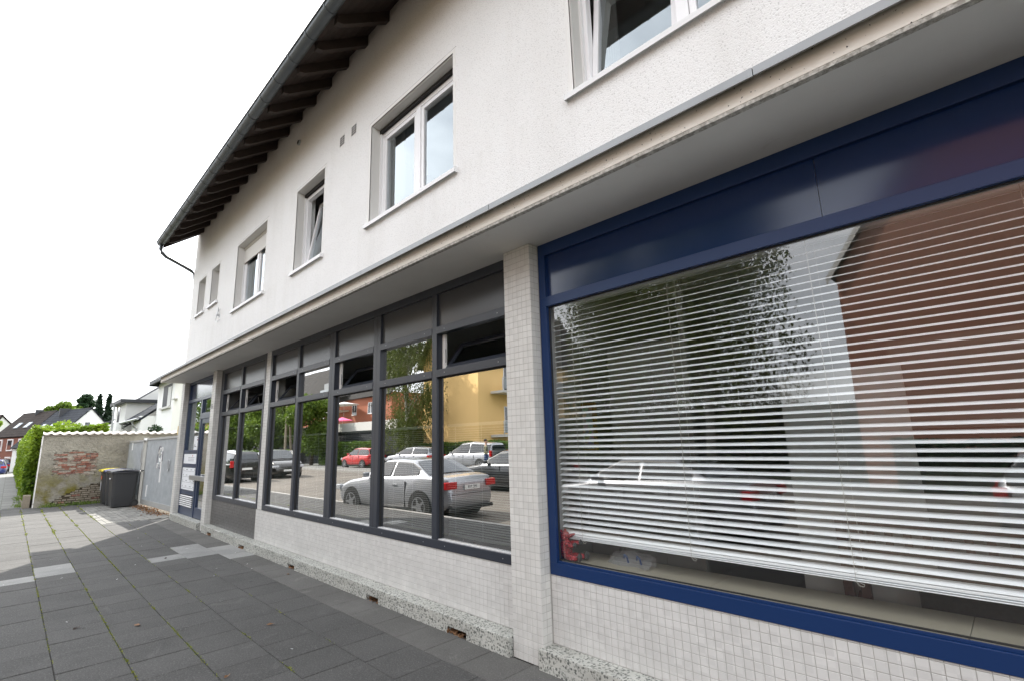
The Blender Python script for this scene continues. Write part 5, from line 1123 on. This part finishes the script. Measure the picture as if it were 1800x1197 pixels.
# ---------------------------------------------------------------- cars (local frame: x forward, y left, z up)
KINDS = {   # L, W, H, deck line (x/L, z), roof line (x/L, z), wheel r, axles
 'saloon': dict(L=4.53, W=1.82, deck=[(-.5, .62), (-.485, .98), (-.40, 1.03), (-.30, 1.03), (.17, .97), (.34, .88), (.46, .74), (.5, .55)], roof=[(-.36, 1.03), (-.20, 1.38), (-.05, 1.42), (.06, 1.40), (.235, .95)], r=.325, ax=(-.305, .305)),
 'suv': dict(L=4.55, W=1.86, deck=[(-.5, .70), (-.49, 1.02), (-.40, 1.05), (.18, 1.03), (.40, .96), (.48, .80), (.5, .60)], roof=[(-.485, 1.04), (-.42, 1.58), (-.1, 1.65), (.06, 1.60), (.21, 1.04)], r=.36, ax=(-.30, .30)),
 'estate': dict(L=4.6, W=1.78, deck=[(-.5, .62), (-.49, .94), (-.4, .96), (.2, .95), (.40, .86), (.48, .70), (.5, .52)], roof=[(-.49, .95), (-.43, 1.40), (-.1, 1.47), (.05, 1.43), (.23, .95)], r=.32, ax=(-.30, .30)),
 'van': dict(L=4.5, W=1.80, deck=[(-.5, .65), (-.49, 1.0), (.25, .98), (.42, .86), (.49, .68), (.5, .55)], roof=[(-.49, 1.0), (-.45, 1.58), (-.1, 1.70), (.10, 1.62), (.33, .95)], r=.32, ax=(-.30, .31)),
 'hatch': dict(L=3.8, W=1.66, deck=[(-.5, .60), (-.485, .92), (.2, .93), (.40, .82), (.485, .66), (.5, .50)], roof=[(-.485, .93), (-.40, 1.40), (-.05, 1.47), (.08, 1.42), (.26, .92)], r=.29, ax=(-.31, .32))}
def lerp_line(pts, u):
    if u <= pts[0][0]: return pts[0][1]
    for (a, za), (b, zb) in zip(pts[:-1], pts[1:]):
        if u <= b: t = (u-a)/(b-a); return za+(zb-za)*t
    return pts[-1][1]
PROTO = {}
def car_proto(kind, color):
    K = KINDS[kind]; Lg, Wd = K['L'], K['W']; t = bpy.data.objects.new('car', None)
    us = sorted(set([-.5, -.495, -.485, -.47, .47, .485, .495, .5] + [i/40 for i in range(-18, 19)] + [p[0] for p in K['roof']]))
    def sec(u):
        w = Wd/2*(1-.16*abs(2*u)**5-.10*max(0, abs(2*u)-.93)/.07); D = lerp_line(K['deck'], u); R_ = lerp_line(K['roof'], u) if K['roof'][0][0] <= u <= K['roof'][-1][0] else D
        zb = .20+.10*max(0, abs(2*u)-.8)/.2; hasr = R_-D > .02
        side = [(w*.90, zb), (w*.985, zb+.12), (w, .50), (w*.995, .66), (w*.965, D-.07), (w*.93, D-.015)]
        if hasr: g = R_-D; side += [(w*.90, D+.012), (w*(.90-.10*min(1, g/.45)), D+g*.45), (w*(.90-.20*min(1, g/.45)), D+g*.82), (w*(.90-.30*min(1, g/.45)), D+g*.96), (w*.35, D+g*1.0+.012), (0, D+g+.018)]
        else: side += [(w*.88, D+.0), (w*.80, D+.006), (w*.65, D+.012), (w*.5, D+.016), (w*.3, D+.02), (0, D+.022)]
        return side
    def car_part(name, mb, mat, parent=t, smooth=False, bevel=0): return build(name, mb, mat, parent, local=True, smooth=smooth, bevel=bevel)
    COL.objects.link(t)
    m = MB(); rings = []
    for u in us:
        s_ = sec(u); full = [(u*Lg, y, z) for y, z in s_] + [(u*Lg, -y, z) for y, z in reversed(s_[:-1])]; rings.append(full)
    k_ = len(rings[0]); m.add([p for r in rings for p in r], [(i*k_+j, i*k_+j+1, (i+1)*k_+j+1, (i+1)*k_+j) for i in range(len(us)-1) for j in range(k_-1)]+[((i+1)*k_, (i+1)*k_+k_-1, i*k_+k_-1, i*k_) for i in range(len(us)-1)]+[tuple(range(k_)), tuple(range(len(us)*k_-1, (len(us)-1)*k_-1, -1))])
    bd = car_part('body', m, color, smooth=True)
    r0, r1 = K['roof'][0][0], K['roof'][-1][0]
    # side windows
    for sgn in (1, -1):
        rng = [u for u in us if lerp_line(K['roof'], u)-lerp_line(K['deck'], u) > .16 and r0+.03 < u < r1-.02]
        bp = (rng[0]+rng[-1])/2+.01
        for lo, hi in ((rng[0], bp-.012), (bp+.012, rng[-1])):
            uu = [lo]+[u for u in rng if lo < u < hi]+[hi]; m = MB(); vs = []
            for u in uu:
                s_ = sec(u); a, b, c = s_[6], s_[7], s_[8]; o = .012
                vs += [(u*Lg, sgn*(a[0]+o), a[1]+.02), (u*Lg, sgn*(b[0]+o), b[1]), (u*Lg, sgn*(c[0]+o), c[1]-.005)]
            m.add(vs, [(i*3+j, (i+1)*3+j, (i+1)*3+j+1, i*3+j+1) for i in range(len(uu)-1) for j in (0, 1)]); car_part('side_window', m, 'car_glass')
            tr = MB(); tv = [(x_, y_-sgn*.006, z_) for x_, y_, z_ in vs]; q = .03
            for i in range(0, len(tv), 3): tv[i] = (tv[i][0], tv[i][1], tv[i][2]-q); tv[i+2] = (tv[i+2][0], tv[i+2][1]-sgn*.012, tv[i+2][2]+.028)
            for i in range(3): tv[i] = (tv[i][0]-q, *tv[i][1:]); tv[-1-i] = (tv[-1-i][0]+q, *tv[-1-i][1:])
            tr.add(tv, [(i*3+j, (i+1)*3+j, (i+1)*3+j+1, i*3+j+1) for i in range(len(uu)-1) for j in (0, 1)]); car_part('window_trim', tr, 'car_trim')
    # windscreen and rear window
    for name, ua, ub in (('windscreen', K['roof'][-2][0]+.01, r1-.012), ('rear_window', r0+.012, K['roof'][1][0]-.01)):
        m = MB(); vs = []; n_ = 6
        for i in range(n_+1):
            u = ua+(ub-ua)*i/n_; s_ = sec(u); w = s_[9][0]*.97; z = lerp_line(K['roof'], u)
            for f, dz in ((-1, .0), (-.6, .016), (0, .024), (.6, .016), (1, .0)): vs.append((u*Lg+(.012 if 'wind' in name[:4] else -.012), f*w, z+dz+.010))
        m.add(vs, [(i*5+j, i*5+j+1, (i+1)*5+j+1, (i+1)*5+j) for i in range(n_) for j in range(4)]); car_part(name, m, 'car_glass')
    for sx in K['ax']:
        for sy in (-1, 1):
            x = sx*Lg; y = sy*(Wd/2-.10); r = K['r']
            car_part('wheel_arch', MB().cyl((x, sy*(Wd/2-.25), r+.01), (x, sy*(Wd/2+.004), r+.01), r+.055, 24), 'black_rubber')
            w = car_part('wheel', MB().cyl((x, sy*(Wd/2-.20), r), (x, sy*(Wd/2+.012), r), r, 26), 'tyre', bevel=.02)
            m = MB().cyl((x, sy*(Wd/2-.02), r), (x, sy*(Wd/2+.014), r), r*.30, 12)
            for q in range(5):
                a = q*2*math.pi/5; c, s_ = math.cos(a), math.sin(a); R_ = r*.68; yb, yt = sy*(Wd/2+.0125), sy*(Wd/2+.020)
                m.add([(x+c*.03-s_*.035, yt, r+s_*.03+c*.035), (x+c*.03+s_*.035, yt, r+s_*.03-c*.035), (x+c*R_+s_*.025, yt, r+s_*R_-c*.025), (x+c*R_-s_*.025, yt, r+s_*R_+c*.025)], [(0, 1, 2, 3)])
            for q in range(20):
                a, b = q*2*math.pi/20, (q+1)*2*math.pi/20; y_ = sy*(Wd/2+.018); m.add([(x+math.cos(v)*rr, y_, r+math.sin(v)*rr) for v, rr in ((a, r*.64), (b, r*.64), (b, r*.72), (a, r*.72))], [(0, 1, 2, 3)])
            build('rim', m, 'alloy', w, local=True, nrm=False)
    e = -.5*Lg
    for sy in (-1, 1):
        y = sy*(Wd/2-.22)*.98; car_part('tail_light', MB().box(e-.008, e+.16, y-.17, y+.17, .74, .90) if kind != 'van' else MB().box(e-.008, e+.14, sy*.76-.07, sy*.76+.07, .80, 1.15), 'tail_red', bevel=.015)
        car_part('headlight', MB().box(.5*Lg-.22, .5*Lg-.02, y-.18, y+.16, .60, .74), 'head_light', bevel=.02)
        car_part('mirror', MB().box((r1-.08)*Lg-.05, (r1-.08)*Lg+.05, sy*(Wd/2+.02)-.08, sy*(Wd/2+.02)+.08, .98, 1.10), color, bevel=.02)
        for hx in (-.10, .09): car_part('door_handle', MB().box(hx*Lg-.09, hx*Lg+.09, sy*(Wd/2-.01)-.014, sy*(Wd/2-.01)+.014, .80, .83), color, bevel=.005)
        car_part('sill_trim', MB().box(-.22*Lg, .22*Lg, sy*(Wd/2-.035)-.02, sy*(Wd/2-.035)+.02, .19, .26), 'black_rubber')
    for sy in (-1, 1):
        for xx in (-.19*Lg, .015*Lg): car_part('door_gap', MB().box(xx-.003, xx+.003, sy*(Wd/2-.015)-.0175, sy*(Wd/2-.015)+.0175, .30, .90), 'car_trim')
    car_part('boot_gap', MB().box(e-.004, e+.02, -Wd/2*.72, Wd/2*.72, .605, .617), 'car_trim')
    pl = car_part('number_plate', MB().box(e-.016, e-.002, -.26, .26, .66 if kind != 'saloon' else .70, .77 if kind != 'saloon' else .81), 'plate_white')
    if kind == 'saloon':
        o = text('plate_text', 'ME 739', .10, (e-.018, 0, .757), (math.pi/2, 0, -math.pi/2), 'sign_ink', pl, .001)
    car_part('number_plate', MB().box(.5*Lg-.012, .5*Lg+.004, -.26, .26, .40, .51), 'plate_white'); car_part('grille', MB().box(.5*Lg-.05, .5*Lg-.005, -.45, .45, .56, .68), 'black_rubber')
    car_part('rear_bumper_trim', MB().box(e-.006, e+.2, -Wd/2*.80, Wd/2*.80, .24, .32), 'black_rubber')
    return t
def car(kind, color, x, y, z, heading, label, name, group='cars on and along the street'):
    key = (kind, color)
    if key not in PROTO: o = car_proto(kind, color); PROTO[key] = o
    else: o = copy_tree(PROTO[key])
    o.name = name; o.location = (x, y, z); o.rotation_euler = (0, 0, math.radians(heading)); tag(o, label, 'car', group); return o
car('saloon', 'silver_paint', -11.75, -1.78, GZ, 174, 'silver saloon car parked at the kerb and mirrored across the middle grey windows', 'parked_car')
car('saloon', 'silver_paint', -5.45, -3.35, GZ, 180, 'second silver saloon whose roof and door handles mirror in the blue framed window', 'parked_car')
car('suv', 'brown_black_paint', -32.8, -5.9, GZ, 4, 'dark off-roader driving towards the viewer, mirrored beside the slim tiled pier', 'car')
car('van', 'black_paint', -31.6, -3.05, GZ, 178, 'black people carrier seen from behind in the far left grey window', 'parked_car')
car('hatch', 'white_paint', -44, -9.2, GZ, 5, 'white hatchback parked on the far side, mirrored above the black people carrier', 'parked_car')
car('hatch', 'red_paint', -36.0, -13.4, -.17, 175, 'small red hatchback parked in front of the hedge', 'parked_car')
car('estate', 'silver_paint', -30.2, -14.2, -.17, 172, 'silver estate car parked between the red hatchback and the people carrier', 'parked_car')
car('van', 'silver_paint', -24.6, -14.9, -.17, 175, 'silver people carrier with roof rails in the parking bay', 'parked_car')
car('estate', 'anthracite_paint', -13.6, -7.6, GZ, 172, 'anthracite estate car mirrored beside the square tiled pier', 'parked_car')
car('hatch', 'silver_paint', 1.45, -5.6, GZ, 0, 'silver hatchback mirrored at the right edge of the blue framed window', 'parked_car')
car('estate', 'blue_paint', -61.3, -.86, GZ, 180, 'blue estate car at the far left edge, parked half on the pavement', 'parked_car')
car('hatch', 'black_paint', -69.2, -.45, GZ, 178, 'dark hatchback parked just beyond the blue estate', 'parked_car')
car('van', 'white_paint', -80.0, .05, GZ, 178, 'white people carrier parked beyond the dark hatchback', 'parked_car')

# ---------------------------------------------------------------- a passer-by (mirrored in the grey window by the pier)
t = thing('person', (-20.4, -12.2, -.13), 'person in a patterned top and blue jeans walking on the far pavement', 'person', rz=.6)
J = {'pelvis': (0, 0, .95), 'waist': (0, 0, 1.10), 'chest': (0, .01, 1.32), 'neck': (0, .01, 1.47), 'jaw': (0, -.02, 1.56), 'head': (0, -.01, 1.66), 'crown': (0, .0, 1.74),
     'hl': (.10, 0, .90), 'kl': (.11, -.10, .50), 'al': (.11, -.02, .09), 'tl': (.12, -.16, .03), 'hr': (-.10, 0, .90), 'kr': (-.11, .02, .49), 'ar': (-.11, .20, .12), 'tr': (-.12, .07, .03),
     'sl': (.19, 0, 1.40), 'el': (.25, .05, 1.13), 'wl': (.26, -.08, .90), 'gl': (.26, -.10, .82), 'sr': (-.19, 0, 1.40), 'er': (-.25, .02, 1.13), 'wr': (-.27, -.14, .93), 'gr': (-.27, -.17, .85)}
Rr = dict(pelvis=.15, waist=.125, chest=.155, neck=.058, jaw=.075, head=.098, crown=.07, hl=.095, kl=.062, al=.042, tl=.035, hr=.095, kr=.062, ar=.042, tr=.035, sl=.065, el=.045, wl=.030, gl=.035, sr=.065, er=.045, wr=.030, gr=.035)
ks = list(J); E_ = [('pelvis', 'waist'), ('waist', 'chest'), ('chest', 'neck'), ('neck', 'jaw'), ('jaw', 'head'), ('head', 'crown'), ('pelvis', 'hl'), ('hl', 'kl'), ('kl', 'al'), ('al', 'tl'), ('pelvis', 'hr'), ('hr', 'kr'), ('kr', 'ar'), ('ar', 'tr'), ('chest', 'sl'), ('sl', 'el'), ('el', 'wl'), ('wl', 'gl'), ('chest', 'sr'), ('sr', 'er'), ('er', 'wr'), ('wr', 'gr')]
me = bpy.data.meshes.new('body'); me.from_pydata([J[k_] for k_ in ks], [(ks.index(a), ks.index(b)) for a, b in E_], [])
o = bpy.data.objects.new('body', me); link(o, t); md = o.modifiers.new('skin', 'SKIN'); 
for i, k_ in enumerate(ks): me.skin_vertices[0].data[i].radius = (Rr[k_], Rr[k_]*.85)
me.skin_vertices[0].data[0].use_root = True; sb = o.modifiers.new('sub', 'SUBSURF'); sb.levels = 2; sb.render_levels = 2
k = Mt('walker_clothes'); sp_ = k.n('ShaderNodeSeparateXYZ'); k.l(k.objc(), sp_.inputs[0]); z_ = sp_.outputs['Z']
top_ = k.mix(k.rng(k.noise(14, 2, .5), .48, .5), (.05, .06, .03), (.30, .28, .18)); c_ = k.mix(k.math('GREATER_THAN', z_, .97), (.03, .06, .16), top_); c_ = k.mix(k.math('GREATER_THAN', z_, 1.45), c_, (.48, .28, .20)); c_ = k.mix(k.math('LESS_THAN', z_, .085), c_, (.03, .03, .03)); k.col(c_); k.rough(.8); me.materials.append(k.m)
build('hair', MB().ball((0, .015, 1.72), (.088, .10, .085), 12, 8), 'dark_timber', t, local=True, smooth=True)
for sx in (-.03, .03): build('eye', MB().ball((sx, -.105, 1.665), .009, 6, 5), 'sign_ink', t, local=True)
build('nose', MB().ball((0, -.115, 1.63), (.012, .02, .018), 6, 5), 'walker_clothes', t, local=True)

for o in list(COL.objects):
    if 'Cube' in o.name: o.name = 'piece'
